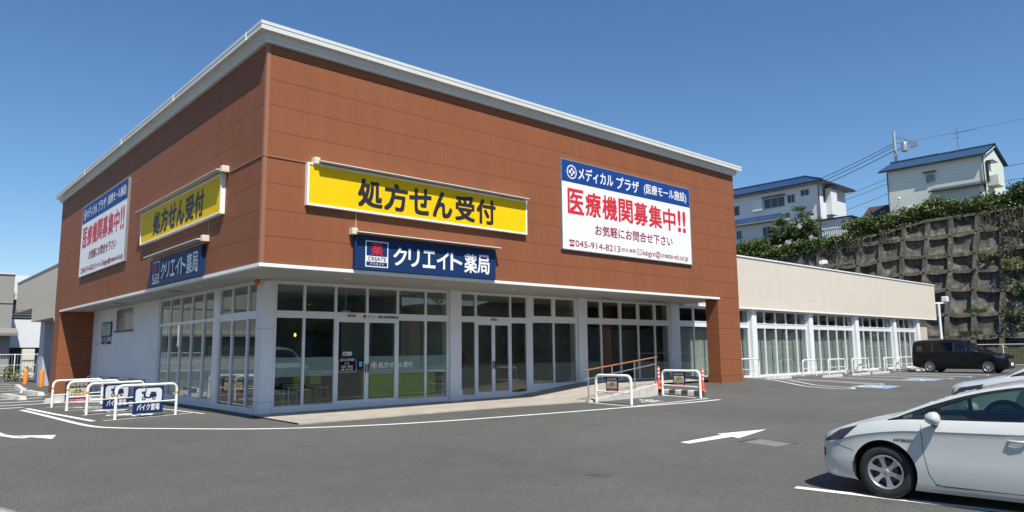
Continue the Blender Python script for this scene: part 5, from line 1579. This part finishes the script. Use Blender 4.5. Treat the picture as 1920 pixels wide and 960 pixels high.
hedge(40.6, 50.0, 3.0, 3.0, 'rounded green bush beside the brown store roof line', seed=5, dx=-.6)
# spill of creepers over the coping
def creepers(name, spots, label, seed, mats=DRY, s=.2):
    r = random.Random(seed); mb = MB(); vn_ = MB()
    for y, z0, ln_, w in spots:
        for k in range(max(1, int(w*7))):
            yy = y+r.uniform(-w/2, w/2); L_ = ln_*r.uniform(.25, 1.0); pts = []; n = max(3, int(L_/.25))
            for i in range(n+1):
                z = z0-L_*i/n; yw = yy+.25*nz3(yy*2, z*.8, k)
                pts.append(wp(yw, z, .22+.12*nz3(z, yw, k*.7)))
            vn_.tube(pts, .022, 4, 0)
            for i in range(int(L_*7)):
                p = pts[r.randrange(len(pts))]
                leaf(mb, (p.x-r.random()*.25, p.y+r.uniform(-.25,.25), p.z+r.uniform(-.2,.2)), s, 0, r.choice((0,0,1,2,2,3)), r)
    root = thing(name, label, 'creeper', (WA+4, spots[0][0], spots[0][1]))
    part(mb, 'foliage', mats, root, world=True); part(vn_, 'vine', DRY[1], root, world=True)
creepers('creeper', [(17.5,14.0,10.5,.9),(16.9,13.9,6,.9),(18.7,13.9,3.0,1.0)], 'dry brown and green creepers trailing far down the right of the wall', 11)
creepers('creeper', [(16.0,14.0,4,1.2),(15.0,13.5,5,1.2)], 'dry creepers over the wall at the right picture edge', 16)
creepers('creeper', [(32.2,12.5,1.5,1.8),(30.6,12.6,1.8,1.6),(29.4,12.9,1.2,1.2),(33.5,12.3,1.2,1.2),(27.5,13.1,1.3,1.5)], 'brown dead creepers hanging over the coping below the hedge', 12)
def shrub(pos, R, H, n, label, seed, name='shrub', s=.22, tones=(0,1,1,2), group=None):
    r = random.Random(seed); mb = MB()
    for k in range(n):
        a = r.random()*6.28; q = R*math.sqrt(r.random()); z = H*r.random()**.8
        clump(mb, (pos[0]+q*math.cos(a), pos[1]+q*math.sin(a), pos[2]+z), R*.36, 24, s, r.choice(tones), r)
    root = thing(name, label, 'shrub', pos, 0, group)
    part(mb, 'foliage', LEAF, root, world=True)
    st = MB()
    for k in range(4):
        a = k*1.6; st.tube([(pos[0],pos[1],pos[2]-.2),(pos[0]+.4*R*math.cos(a),pos[1]+.4*R*math.sin(a),pos[2]+H*.6)], .025, 5)
    part(st, 'stem', DRY[1], root, world=True)
p = wp(18.6, 8.9, .3); shrub((p.x-.1, p.y, p.z), .75, .8, 9, 'small green shrub growing out of a cell of the wall', 21)
for (y, z), l, k in (((16.5,8.2),'yellow green shrub on the right edge of the wall',2),((16.3,6.2),'dark leafy shrub halfway down the right edge of the wall',1),((16.2,3.6),'dark leafy shrub low on the right edge of the wall',1)):
    p = wp(y, z, .4); shrub((p.x, p.y, p.z-.4), 1.0, 1.3, 16, l, int(z*10), tones=(0,1,1) if k == 1 else (1,2,3))
p = wp(24.3, 6.2, .3); shrub((p.x, p.y, p.z), .35, .4, 4, 'tiny shrub beside the end of the beige wing', 31)
for y, z, l, sd in ((19.6,4.55,'yellowed grass tuft on an upper ledge of the wall',1),(19.9,2.6,'yellowed grass tuft on the lowest ledge of the wall',2)):
    r = random.Random(sd); mb = MB()
    for k in range(420):
        p = wp(y+r.uniform(-.9,.9), z+r.uniform(-.05,.1), .02+r.random()*.15)
        d = Vector((r.uniform(-.12,.05), r.uniform(-.1,.1), r.uniform(.15,.42)))
        mb.add([p, p+Vector((0,.03,0)), p+d], [(0,1,2)], r.choice((0,0,1)))
    solo(mb, 'grass_tuft', [leafmat('grass_yellow', (.16,.14,.04)), leafmat('grass_olive', (.09,.10,.03))], l, 'grass tuft', loc=tuple(wp(y, z, 0)))

# ------------------------------------------------------------------ trees
BARK = M('bark', (.07,.055,.04), .9, var=.4, vs=6)
def tree(pos, H, R, label, seed, trunk_h=.4, nb=9, leaves=26, ls=.2, tones=(0,1,1,2), name='tree'):
    r = random.Random(seed); P = Vector(pos)
    root = thing(name, label, 'tree', pos)
    tk = MB(); cr = MB()
    tk.tube([P+Vector((0,0,-.4)), P+Vector((.05,.1,H*trunk_h*.6)), P+Vector((0,.2,H*.75))], [H*.026, H*.02, H*.008], 8)
    for b in range(nb):
        a = 6.28*b/nb+r.uniform(-.4,.4); t = r.uniform(.3, .9)
        base = P+Vector((0,.1,H*(trunk_h*.6+.25*t)))
        reach = R*r.uniform(.55, 1.0)*(1-.35*t)
        tip = base+Vector((math.cos(a)*reach, math.sin(a)*reach, H*r.uniform(.12,.32)))
        mid = (base+tip)/2+Vector((0,0,H*.03))
        tk.tube([base, mid, tip], [H*.009, H*.006, H*.002], 6)
        for q in range(6):
            f = r.uniform(.45, 1.08); c = base+(tip-base)*f+Vector((r.gauss(0,.22)*R*.5, r.gauss(0,.22)*R*.5, r.gauss(0,.14)*R))
            clump(cr, c, R*r.uniform(.14,.24), leaves, ls, r.choice(tones), r, .65)
    for q in range(7):
        c = P+Vector((r.gauss(0,.3)*R, r.gauss(0,.3)*R, H*r.uniform(.72,.97))); clump(cr, c, R*.2, leaves, ls, r.choice(tones), r, .7)
    part(cr, 'crown', LEAF, root, world=True); part(tk, 'trunk', BARK, root, world=True)
tree((77.6, 36.9, 11.9), 5.9, 2.3, 'open crowned small tree in front of the two storey white house', 5, trunk_h=.3, nb=15, leaves=48, ls=.26, tones=(0,0,1,1,2))
tree((77.5, 39.4, 11.7), 5.2, 2.0, 'smaller leafy tree left of the open crowned one', 8, trunk_h=.28, nb=13, leaves=44, ls=.26, tones=(0,0,1,1))

# ------------------------------------------------------------------ houses on the hill
TILE = bpy.data.materials.new('blue_tile'); TILE.use_nodes = True
def tile_mat():
    m = TILE; nt = m.node_tree; N = nt.nodes; L = nt.links; b = N['Principled BSDF']
    b.inputs['Roughness'].default_value = .38
    tc = N.new('ShaderNodeTexCoord'); 
    nz = N.new('ShaderNodeTexNoise'); nz.inputs['Scale'].default_value = 3; L.new(tc.outputs['Object'], nz.inputs['Vector'])
    mx = N.new('ShaderNodeMix'); mx.data_type = 'RGBA'; L.new(nz.outputs['Fac'], mx.inputs['Factor'])
    mx.inputs['A'].default_value = (.016,.045,.090,1); mx.inputs['B'].default_value = (.035,.080,.145,1)
    L.new(mx.outputs['Result'], b.inputs['Base Color'])
tile_mat()
def siding(name, col):
    m = bpy.data.materials.new(name); m.use_nodes = True
    nt = m.node_tree; N = nt.nodes; L = nt.links; b = N['Principled BSDF']; b.inputs['Roughness'].default_value = .7
    tc = N.new('ShaderNodeTexCoord'); wv_ = N.new('ShaderNodeTexWave'); wv_.wave_type = 'BANDS'; wv_.bands_direction = 'Z'; wv_.wave_profile = 'SAW'
    wv_.inputs['Scale'].default_value = .9; wv_.inputs['Distortion'].default_value = 0
    L.new(tc.outputs['Object'], wv_.inputs['Vector'])
    r = N.new('ShaderNodeMapRange'); r.inputs['From Min'].default_value = .0; r.inputs['From Max'].default_value = .12; L.new(wv_.outputs['Fac'], r.inputs['Value'])
    mx = N.new('ShaderNodeMix'); mx.data_type = 'RGBA'; L.new(r.outputs['Result'], mx.inputs['Factor'])
    mx.inputs['A'].default_value = (*[c*.62 for c in col], 1); mx.inputs['B'].default_value = (*col, 1)
    L.new(mx.outputs['Result'], b.inputs['Base Color']); return m
MINT = siding('mint_siding', (.60,.64,.58)); HWHT = siding('house_white', (.66,.68,.69))
HDRK = M('house_dark', (.02,.022,.025), .3); HGL = M('house_window', (.05,.06,.065), .08, spec=.6)
def roof_slope(mb, a, b, c, d, pitch=.36, amp=.06):
    """tiled slope a-b along the eave, d-c along the ridge, with rolled tile courses"""
    a, b, c, d = [Vector(q) for q in (a, b, c, d)]
    n = max(4, int((b-a).length/pitch)); nrm = (b-a).cross(d-a).normalized()
    rws = []
    for i in range(n*4+1):
        t = i/(n*4); p = a+(b-a)*t; q = d+(c-d)*t; h = amp*max(0, math.cos(2*PI*(i % 4)/4))*1.0
        m = 10
        rws.append([p+(q-p)*(k/m)+nrm*(h+.02*((k*3) % 3 == 0)) for k in range(m+1)])
    mb.grid(rws, 0, True)
def slabf(mb, pts, th=.14):
    mb.prism([Vector(p) for p in pts], (0,0,-th))
def hwindow(root, y0, y1, z0, z1, X, bars=0, hood=None, shutter=False):
    f = MB()
    for b in ((y0,y1,z0,z0+.06),(y0,y1,z1-.06,z1),(y0,y0+.06,z0+.06,z1-.06),(y1-.06,y1,z0+.06,z1-.06)): f.box(X-.09, X+.02, b[0], b[1], b[2], b[3])
    n = bars if bars else 2
    for k in range(1, n): f.box(X-.07 if bars < 4 else X-.13, X-.03, y0+(y1-y0)*k/n-.02, y0+(y1-y0)*k/n+.02, z0+.06, z1-.06)
    o = part(f, 'window', STEEL, root, world=True)
    g = MB(); g.box(X-.03, X+.01, y0+.06, y1-.06, z0+.06, z1-.06); part(g, 'pane', HGL, o, world=True)
    if hood:
        h_ = MB(); h_.box(X-.45, X+.02, y0-.15, y1+.15, z1+.1, z1+.18); part(h_, 'hood', HDRK, o, world=True)
# right house: mint walls, blue gable roof running along the wall
X = 82.0; G0 = 14.0
h2 = thing('hill_house', 'mint white house with a blue tiled gable roof above the long hedge', 'house', (X, 24.7, G0))
mb = MB(); mb.box(X, X+7, 20.15, 29.35, G0-.5, 20.85)
mb.prism([(X,20.15,20.85),(X+7,20.15,20.85),(X+3.5,20.15,22.2)], (0,.15,0)); mb.prism([(X,29.2,20.85),(X+7,29.2,20.85),(X+3.5,29.2,22.2)], (0,.15,0))
mb.box(X-1.2, X-.003, 20.3, 24.6, G0-.5, 17.45)
part(mb, 'wall', MINT, h2, world=True)
mb = MB()
ez, rz_ = 20.75, 22.35
roof_slope(mb, (X-.45,30.05,ez),(X-.45,25.2,ez),(X+3.5,25.2,rz_),(X+3.5,30.05-.0,rz_)); roof_slope(mb, (X-.45,25.2,ez-.02),(X-.45,19.85,ez-.02),(X+3.5,19.85,rz_-.02),(X+3.5,25.2,rz_-.02))
roof_slope(mb, (X+7.75,19.85,ez),(X+7.75,30.05,ez),(X+3.5,30.05,rz_),(X+3.5,19.85,rz_))
mb.tube([(X+3.5,19.8,rz_+.06),(X+3.5,25.2,rz_+.06)], .13, 8); mb.tube([(X+3.5,25.2,rz_+.1),(X+3.5,30.1,rz_+.1)], .13, 8)
part(mb, 'roof', TILE, h2, world=True)
mb = MB()
mb.box(X-.55, X-.42, 19.8, 30.1, ez-.16, ez-.03)
mb.prism([(X-.45,19.9,ez-.05),(X-.45,30,ez-.05),(X+3.5,30,rz_-.06),(X+3.5,19.9,rz_-.06)], (0,0,-.1))
part(mb, 'eave', HDRK, h2, world=True)
mb = MB(); mb.prism([(X-.42,19.86,ez-.16),(X-.42,20.14,ez-.16),(X+3.5,20.14,rz_-.17),(X+3.5,19.86,rz_-.17)], (0,0,-.05)); part(mb, 'gable_soffit', MINT, h2, world=True)
PB = M('pipe_brown', (.04,.03,.03), .5)
for y in (29.3, 20.2):
    mb = MB(); mb.tube([(X-.12,y,ez-.2),(X-.12,y,G0)], .05, 6); part(mb, 'downpipe', PB, h2, world=True)
for y, z in ((27.2,15.6),):
    mb = MB(); mb.bevbox(X-.42 if z < 17 else X-1.0, X-.02, y-.42, y+.42, z, z+.62, .03); part(mb, 'air_conditioner', WHT, h2, world=True)
mb = MB(); mb.prism([(X-1.75,19.75,17.35),(X-1.75,24.9,17.35),(X-.003,24.9,17.95),(X-.003,19.75,17.95)], (0,0,.12)); part(mb, 'lean_to_roof', HDRK, h2, world=True)
hwindow(h2, 24.6, 25.55, 18.7, 19.7, X, bars=7, hood=True)
mb = MB(); mb.box(X+.6, X+2.6, 19.2, 20.14, 17.6, 18.6); mb.box(X+.9, X+1.9, 20.05, 20.14, 18.7, 20.0); part(mb, 'balcony', MINT, h2, world=True)
mb = MB(); mb.box(X+.6, X+2.2, 19.5, 20.14, 20.1, 20.2); mb.box(X+.3, X+.5, 19.9, 20.14, 17.9, 20.0); part(mb, 'side_hood', HDRK, h2, world=True)
mb = MB(); mb.lathe([(0,-.03),(.12,-.02),(.16,.06),(.17,.08)], 12, axis='x', o=(X-.4, 28.2, 17.5)); mb.tube([(X-.4,28.2,17.5),(X,28.3,17.2)], .03, 6); part(mb, 'wall_lamp', RAILW, h2, world=True)
# antenna
t = thing('tv_antenna', 'thin television aerial on the ridge of the mint house', 'aerial', (X+3.5, 23.2, rz_))
mb = MB(); mb.tube([(0,0,0),(0,0,2.6)], .03, 6); mb.tube([(0,.5,2.0),(0,-1.6,2.05)], .02, 5)
for k in range(7): mb.tube([(-.25,-1.6+k*.33,2.05),(.25,-1.6+k*.33,2.05)], .012, 4)
mb.tube([(-.3,0,1.5),(.3,0,1.5)], .015, 4); mb.tube([(0,.4,1.5),(0,-.3,1.5)], .015, 4)
part(mb, 'mast', M('aerial_metal', (.12,.12,.13), .5), t)
# left house: white, two storeys with a lower blue roof
X = 82.0; G1 = 12.0
h1 = thing('hill_house', 'white two storey house with royal blue hip roof behind the trees', 'house', (X, 43, G1))
mb = MB(); mb.box(X, X+7, 36.9, 56, G1-.5, 21.0); mb.box(X-1.0, X-.003, 42, 56, G1-.5, 17.3)
mb.box(X+1.4, X+3.0, 36.2, 36.895, 17.2, 20.4); mb.box(X-.15, X+5, 33.6, 36.89, G1, 16.3)
part(mb, 'wall', HWHT, h1, world=True)
RBLUE = M('royal_tile', (.022,.052,.135), .42, var=.45, vs=3)
mb = MB(); ez = 21.0; rz_ = 22.75
roof_slope(mb, (X-.9,57,ez),(X-.9,36.1,ez),(X+3.5,40.1,rz_),(X+3.5,57,rz_)); roof_slope(mb, (X-.9,36.1,ez),(X+7.9,36.1,ez),(X+3.5,40.1,rz_),(X+3.5,40.1,rz_))
roof_slope(mb, (X+7.9,36.1,ez),(X+7.9,57,ez),(X+3.5,57,rz_),(X+3.5,40.1,rz_))
roof_slope(mb, (X-2.0,56,17.0),(X-2.0,40.7,17.0),(X-.01,41.7,17.95),(X-.01,56,17.95))
mb.tube([(X+3.5,57,rz_+.08),(X+3.5,40.1,rz_+.08)], .14, 8)
mb.tube([(X-.9,36.1,ez+.08),(X+3.5,40.1,rz_+.08)], .11, 8)
part(mb, 'roof', RBLUE, h1, world=True)
mb = MB(); mb.box(X-.95, X+7.95, 36.05, 57, ez-.2, ez-.03); mb.box(X-2.05, X-.01, 40.65, 56, 16.86, 16.99); part(mb, 'eave', M('eave_grey', (.30,.31,.32), .6), h1, world=True)
mb = MB(); mb.box(X-1.0, X-.93, 36.0, 57, ez-.17, ez-.04); mb.box(X-1.0, X+8, 35.98, 36.05, ez-.17, ez-.04); mb.tube([(X-.1,37,ez-.2),(X-.1,37,G1)], .05, 6); part(mb, 'gutter', HDRK, h1, world=True)
hwindow(h1, 47.3, 49.2, 18.5, 19.8, X); hwindow(h1, 41.2, 43.9, 18.75, 20.05, X, bars=3, hood=True); hwindow(h1, 39.9, 40.9, 19.0, 20.1, X); hwindow(h1, 38.1, 39.2, 19.6, 20.4, X)
hwindow(h1, 46.6, 47.4, 15.2, 16.4, X-1.0); hwindow(h1, 42.6, 43.8, 15.0, 16.4, X-1.0)
mb = MB(); mb.box(X-.5, X-.003, 44.0, 45.3, 18.6, 20.1); part(mb, 'shutter_box', HWHT, h1, world=True)
mb = MB(); mb.box(X+.9, X+3.6, 35.9, 36.9, 20.42, 20.52); mb.box(X-.4, X+5.2, 33.3, 36.88, 16.32, 16.44); mb.box(X+.85, X+1.35, 36.86, 36.895, 18.7, 20.3); part(mb, 'side_hood', HDRK, h1, world=True)
mb = MB()
for k in range(14): mb.box(X-.2, X-.16, 33.6+k*.22, 33.66+k*.22, 14.2, 15.2)
mb.box(X-.22, X-.14, 33.5, 36.8, 15.2, 15.28); part(mb, 'railing', RAILW, h1, world=True)
t = thing('garden_shed', 'dark brown shed roof showing just left of the mint house', 'shed', (86, 33, 14))
mb = MB(); mb.box(86, 91, 29.6, 33, 13, 16.4); part(mb, 'wall', M('shed_wall', (.3,.25,.2), .8), t, world=True)
mb = MB(); mb.prism([(85.6,29.4,16.4),(91.4,29.4,16.4),(88.5,29.4,18.3)], (0,4.6,0)); part(mb, 'roof', M('shed_roof', (.05,.035,.03), .7), t, world=True)

# ------------------------------------------------------------------ utility pole and wires
t = thing('utility_pole', 'concrete utility pole with a transformer behind the mint house', 'utility pole', (100, 34.5, 14))
POLEC = M('pole_concrete', (.42,.41,.39), .8, var=.1, vs=2)
mb = MB(); mb.tube([(100,34.5,13),(100,34.5,30.2)], [.24,.16], 10); part(mb, 'mast', POLEC, t, world=True)
mb = MB(); mb.bar((100,34.4,29.4),(100.4,32.2,28.4),.1,.1); mb.bar((100,34.4,27.6),(100.4,32.2,28.4),.08,.08); mb.bar((100,34.4,28.5),(100.3,32.4,28.45),.08,.08); mb.bar((100.2,33.3,28.9),(100.2,33.3,28.0),.06,.06); part(mb, 'crossarm', M('arm_grey', (.2,.2,.2), .6), t, world=True)
mb = MB(); mb.lathe([(0,25.2),(.38,25.2),(.40,25.3),(.40,26.3),(.36,26.4),(0,26.45)], 14, o=(99.6,33.2,1.9)); part(mb, 'transformer', STEEL, t, world=True)
mb = MB(); mb.box(99.6,99.9,31.6,32.5,27.6,28.3); mb.bar((99.8,34.5,27.5),(99.8,32.0,27.5),.08,.08); part(mb, 'switch_box', STEEL, t, world=True)
WIRE = M('wire_black', (.02,.02,.022), .6)
def wire(a, b, sag, r, label):
    a = Vector(a); b = Vector(b); mb = MB()
    mb.tube([a+(b-a)*(k/20)-Vector((0,0,sag*4*(k/20)*(1-k/20))) for k in range(21)], r, 5)
    o = solo(mb, 'power_wire', WIRE, label, 'wire', loc=tuple(a), group='overhead wires on the hill')
for i, (za, yb, zb, r_) in enumerate(((28.6,52,23.4,.045),(28.2,52,22.8,.045),(27.6,52,22.3,.05))):
    wire((100,34.6,za), (97,yb,zb), .5, r_, ['topmost black wire from the pole down to the left house','middle black wire from the pole down to the left house','lowest thick black wire from the pole down to the left house'][i])
for i, (za, zb) in enumerate(((23.6,19.8),(22.9,19.2),(21.6,17.5))):
    wire((101,34.5,za+1), (97,54,zb), .4, .028, ['thin upper wire between the two hill houses','thin middle wire between the two hill houses','thin lower wire between the two hill houses'][i])
wire((100.4,32.2,28.5), (108,-14,32), .6, .018, 'faint wire running right from the pole top')
for i, z in enumerate((22.0,20.3,19.4)):
    wire((96,27,z), (104,-14,z+3.5), .3, .03, ['upper black wire right of the mint house','middle black wire right of the mint house','lower black wire right of the mint house'][i])

# ------------------------------------------------------------------ fence and block wall at the foot of the slope
mb = MB(); mb.box(69.6, 69.9, -6, 18.6, -.3, 1.45)
o = solo(mb, 'block_wall', M('mossy_block', (.16,.15,.085), .9, var=.45, vs=3, col2=(.07,.10,.03), bump=.5, bs=30), 'mossy block wall behind the wire fence', 'block wall')
t = thing('wire_fence', 'pale wire fence in front of the mossy wall at far right', 'fence', (68.6, 10, 0))
for k in range(14):
    y = -6+k*1.9
    mb = MB(); mb.tube([(68.6,y,-.2),(68.6,y,1.75)], .035, 6); part(mb, 'post', RAILW, t, world=True)
mb = MB(); mb.tube([(68.6,-6,1.74),(68.6,18.7,1.74)], .03, 6); mb.tube([(68.6,-6,.1),(68.6,18.7,.1)], .02, 6); part(mb, 'rail', RAILW, t, world=True)
mb = MB()
for k in range(90):
    y = -6+k*.275; mb.bar((68.6,y,.1),(68.6,y,1.72),.006,.006)
for k in range(9): mb.bar((68.6,-6,.2+k*.18),(68.6,18.7,.2+k*.18),.006,.006)
part(mb, 'wire_mesh', STEEL, t, world=True)
# ------------------------------------------------------------------ far left background
ab = thing('office_block', 'plain grey block behind the left fence', 'building', (0, 75, 0))
GREYW = M('grey_render', (.27,.265,.235), .8, var=.08, vs=.5)
mb = MB(); mb.box(-18, 9.1, 75, 90, -.5, 8.6); part(mb, 'wall', GREYW, ab, world=True)
mb = MB(); mb.box(-18.1, 9.2, 74.9, 90.1, 8.6, 8.75); part(mb, 'roof_edge', M('edge_pale', (.55,.55,.55), .6), ab, world=True)
mb = MB(); mb.prism([(-18,73.8,3.3),(9.5,73.8,3.3),(9.5,75,3.75),(-18,75,3.75)], (0,0,.22)); part(mb, 'canopy', M('canopy_grey', (.2,.19,.17), .8), ab, world=True)
mb = MB(); mb.box(-6, 7.9, 74.85, 74.99, -.3, 2.2); part(mb, 'window', M('block_window', (.22,.27,.27), .3), ab, world=True)
mb = MB(); mb.box(-18, 9.1, 74.96, 74.995, 6.05, 6.1); part(mb, 'joint_line', HDRK, ab, world=True)
pk = thing('parking_deck', 'white parking deck with open dark storeys left of the beige wing', 'parking deck', (12, 82, 0))
DKW = M('deck_white', (.66,.68,.69), .7, var=.05)
for z0, z1 in ((2.35,5.0),(6.9,9.2)):
    mb = MB(); mb.box(9.8, 26, 82, 82.25, z0, z1); part(mb, 'wall', DKW, pk, world=True)
mb = MB(); mb.box(9.8, 26, 82.26, 98, -.2, 9.0); part(mb, 'storey', HDRK, pk, world=True)  # solid box; the shade inside the open storeys is put into its colour
mb = MB()
for z in (5.25, 5.5): mb.bar((9.8,82.1,z),(26,82.1,z),.05,.05)
for k in range(9): mb.bar((9.8+k*2,82.1,5.0),(9.8+k*2,82.1,5.55),.05,.05)
part(mb, 'railing', STEEL, pk, world=True)
mb = MB(); mb.box(9.55, 9.75, 81.5, 82, 4.4, 6.9); part(mb, 'corner_post', DKW, pk, world=True)
for z in (5.0,):
    mb = MB(); mb.bar((15.5,82.4,5.0),(15.5,82.4,6.9),.12,.12); part(mb, 'post', STEEL, pk, world=True)
t = thing('panel_fence', 'white mesh fence at the end of the left lane', 'fence', (5, 66, 0))
for k in range(12):
    x = -6+k*1.8; mb = MB(); mb.tube([(x,66,-.3),(x,66,1.75)], .04, 6); part(mb, 'post', RAILW, t, world=True)
mb = MB(); mb.bar((-6,66,1.7),(13.8,66,1.7),.05,.05); mb.bar((-6,66,.9),(13.8,66,.9),.03,.03); mb.bar((-6,66,.15),(13.8,66,.15),.04,.04); part(mb, 'rail', RAILW, t, world=True)
mb = MB()
for k in range(110):
    x = -6+k*.18; mb.bar((x,66,.15),(x,66,1.68),.014,.014)
part(mb, 'bar', M('fence_bar', (.45,.48,.47), .5), t, world=True)
t = thing('gate_pillar', 'cream gate pillar in the white mesh fence', 'gate pillar', (9.2, 66.6, 0))
mb = MB(); mb.bevbox(8.9, 9.7, 66.3, 66.9, -.2, 2.1, .03); part(mb, 'shaft', M('cream_render', (.6,.57,.45), .8), t, world=True)
mb = MB(); mb.prism([(8.3,56.2,-.2),(8.9,56.2,-.2),(8.62,56.2,1.35),(8.42,56.2,1.35)], (0,.4,0)); solo(mb, 'barrier_block', TRIMW, 'white tapered block between the orange bollards', 'barrier', loc=(8.5,56.2,-.2))
r = random.Random(77); mb = MB()
shrub((7.35, 57.5, -.1), .8, .9, 14, 'bright green bush beside the far orange bollard', 71, tones=(1,2,2,3), s=.16)

# ------------------------------------------------------------------ the other side of the lot (unseen, added to darken shop window reflections)
def block(x0, x1, y0, y1, H, col, name, label, win=True):
    t = thing(name, label, 'building', ((x0+x1)/2, (y0+y1)/2, 0))
    mb = MB(); mb.box(x0, x1, y0, y1, -1, H); part(mb, 'wall', M(name+'_wall', col, .8, var=.1), t, world=True)
    mb = MB(); mb.box(x0-.3, x1+.3, y0-.3, y1+.3, H, H+.35); part(mb, 'roof', M(name+'_roof', tuple(c*.4 for c in col), .8), t, world=True)
    w = MB(); n = int((x1-x0)/3)
    for k in range(n):
        for z in range(int(H/3)):
            w.box(x0+1+k*3, x0+2.4+k*3, y1, y1+.06, 1+z*3, 2.3+z*3)
    part(w, 'window', HGL, t, world=True)
block(-8, 16, -42, -30, 7.5, (.26,.20,.13), 'apartment_house', 'unseen tan apartment house across the lot')
block(20, 46, -44, -32, 9.5, (.20,.20,.19), 'town_house', 'unseen grey house row across the lot')
block(50, 84, -46, -34, 7.0, (.30,.27,.22), 'row_house', 'unseen beige houses across the lot')
block(-40, -27, 10, 30, 6.5, (.45,.38,.24), 'yellow_house', 'unseen cream house across the street')
block(-44, -28, 34, 56, 8.0, (.20,.19,.18), 'dark_house', 'unseen dark house across the street')
for k, (x, y) in enumerate(((-20,-27),(-2,-26),(17,-27),(33,-28),(48,-27),(-24,4),(-24,31),(66,-26))):
    tree((x, y, 0), 7.5+k % 3, 3.6, ['unseen round tree at the far corner of the lot','unseen tree across the lot opposite the corner','unseen tree between the houses across the lot','unseen tree in front of the grey house row','unseen tree left of the beige houses across the lot','unseen street tree by the cream house','unseen street tree between the two street houses','unseen tree at the far right corner behind the lot'][k], 100+k, leaves=16, ls=.5, nb=8, tones=(0,0,1))
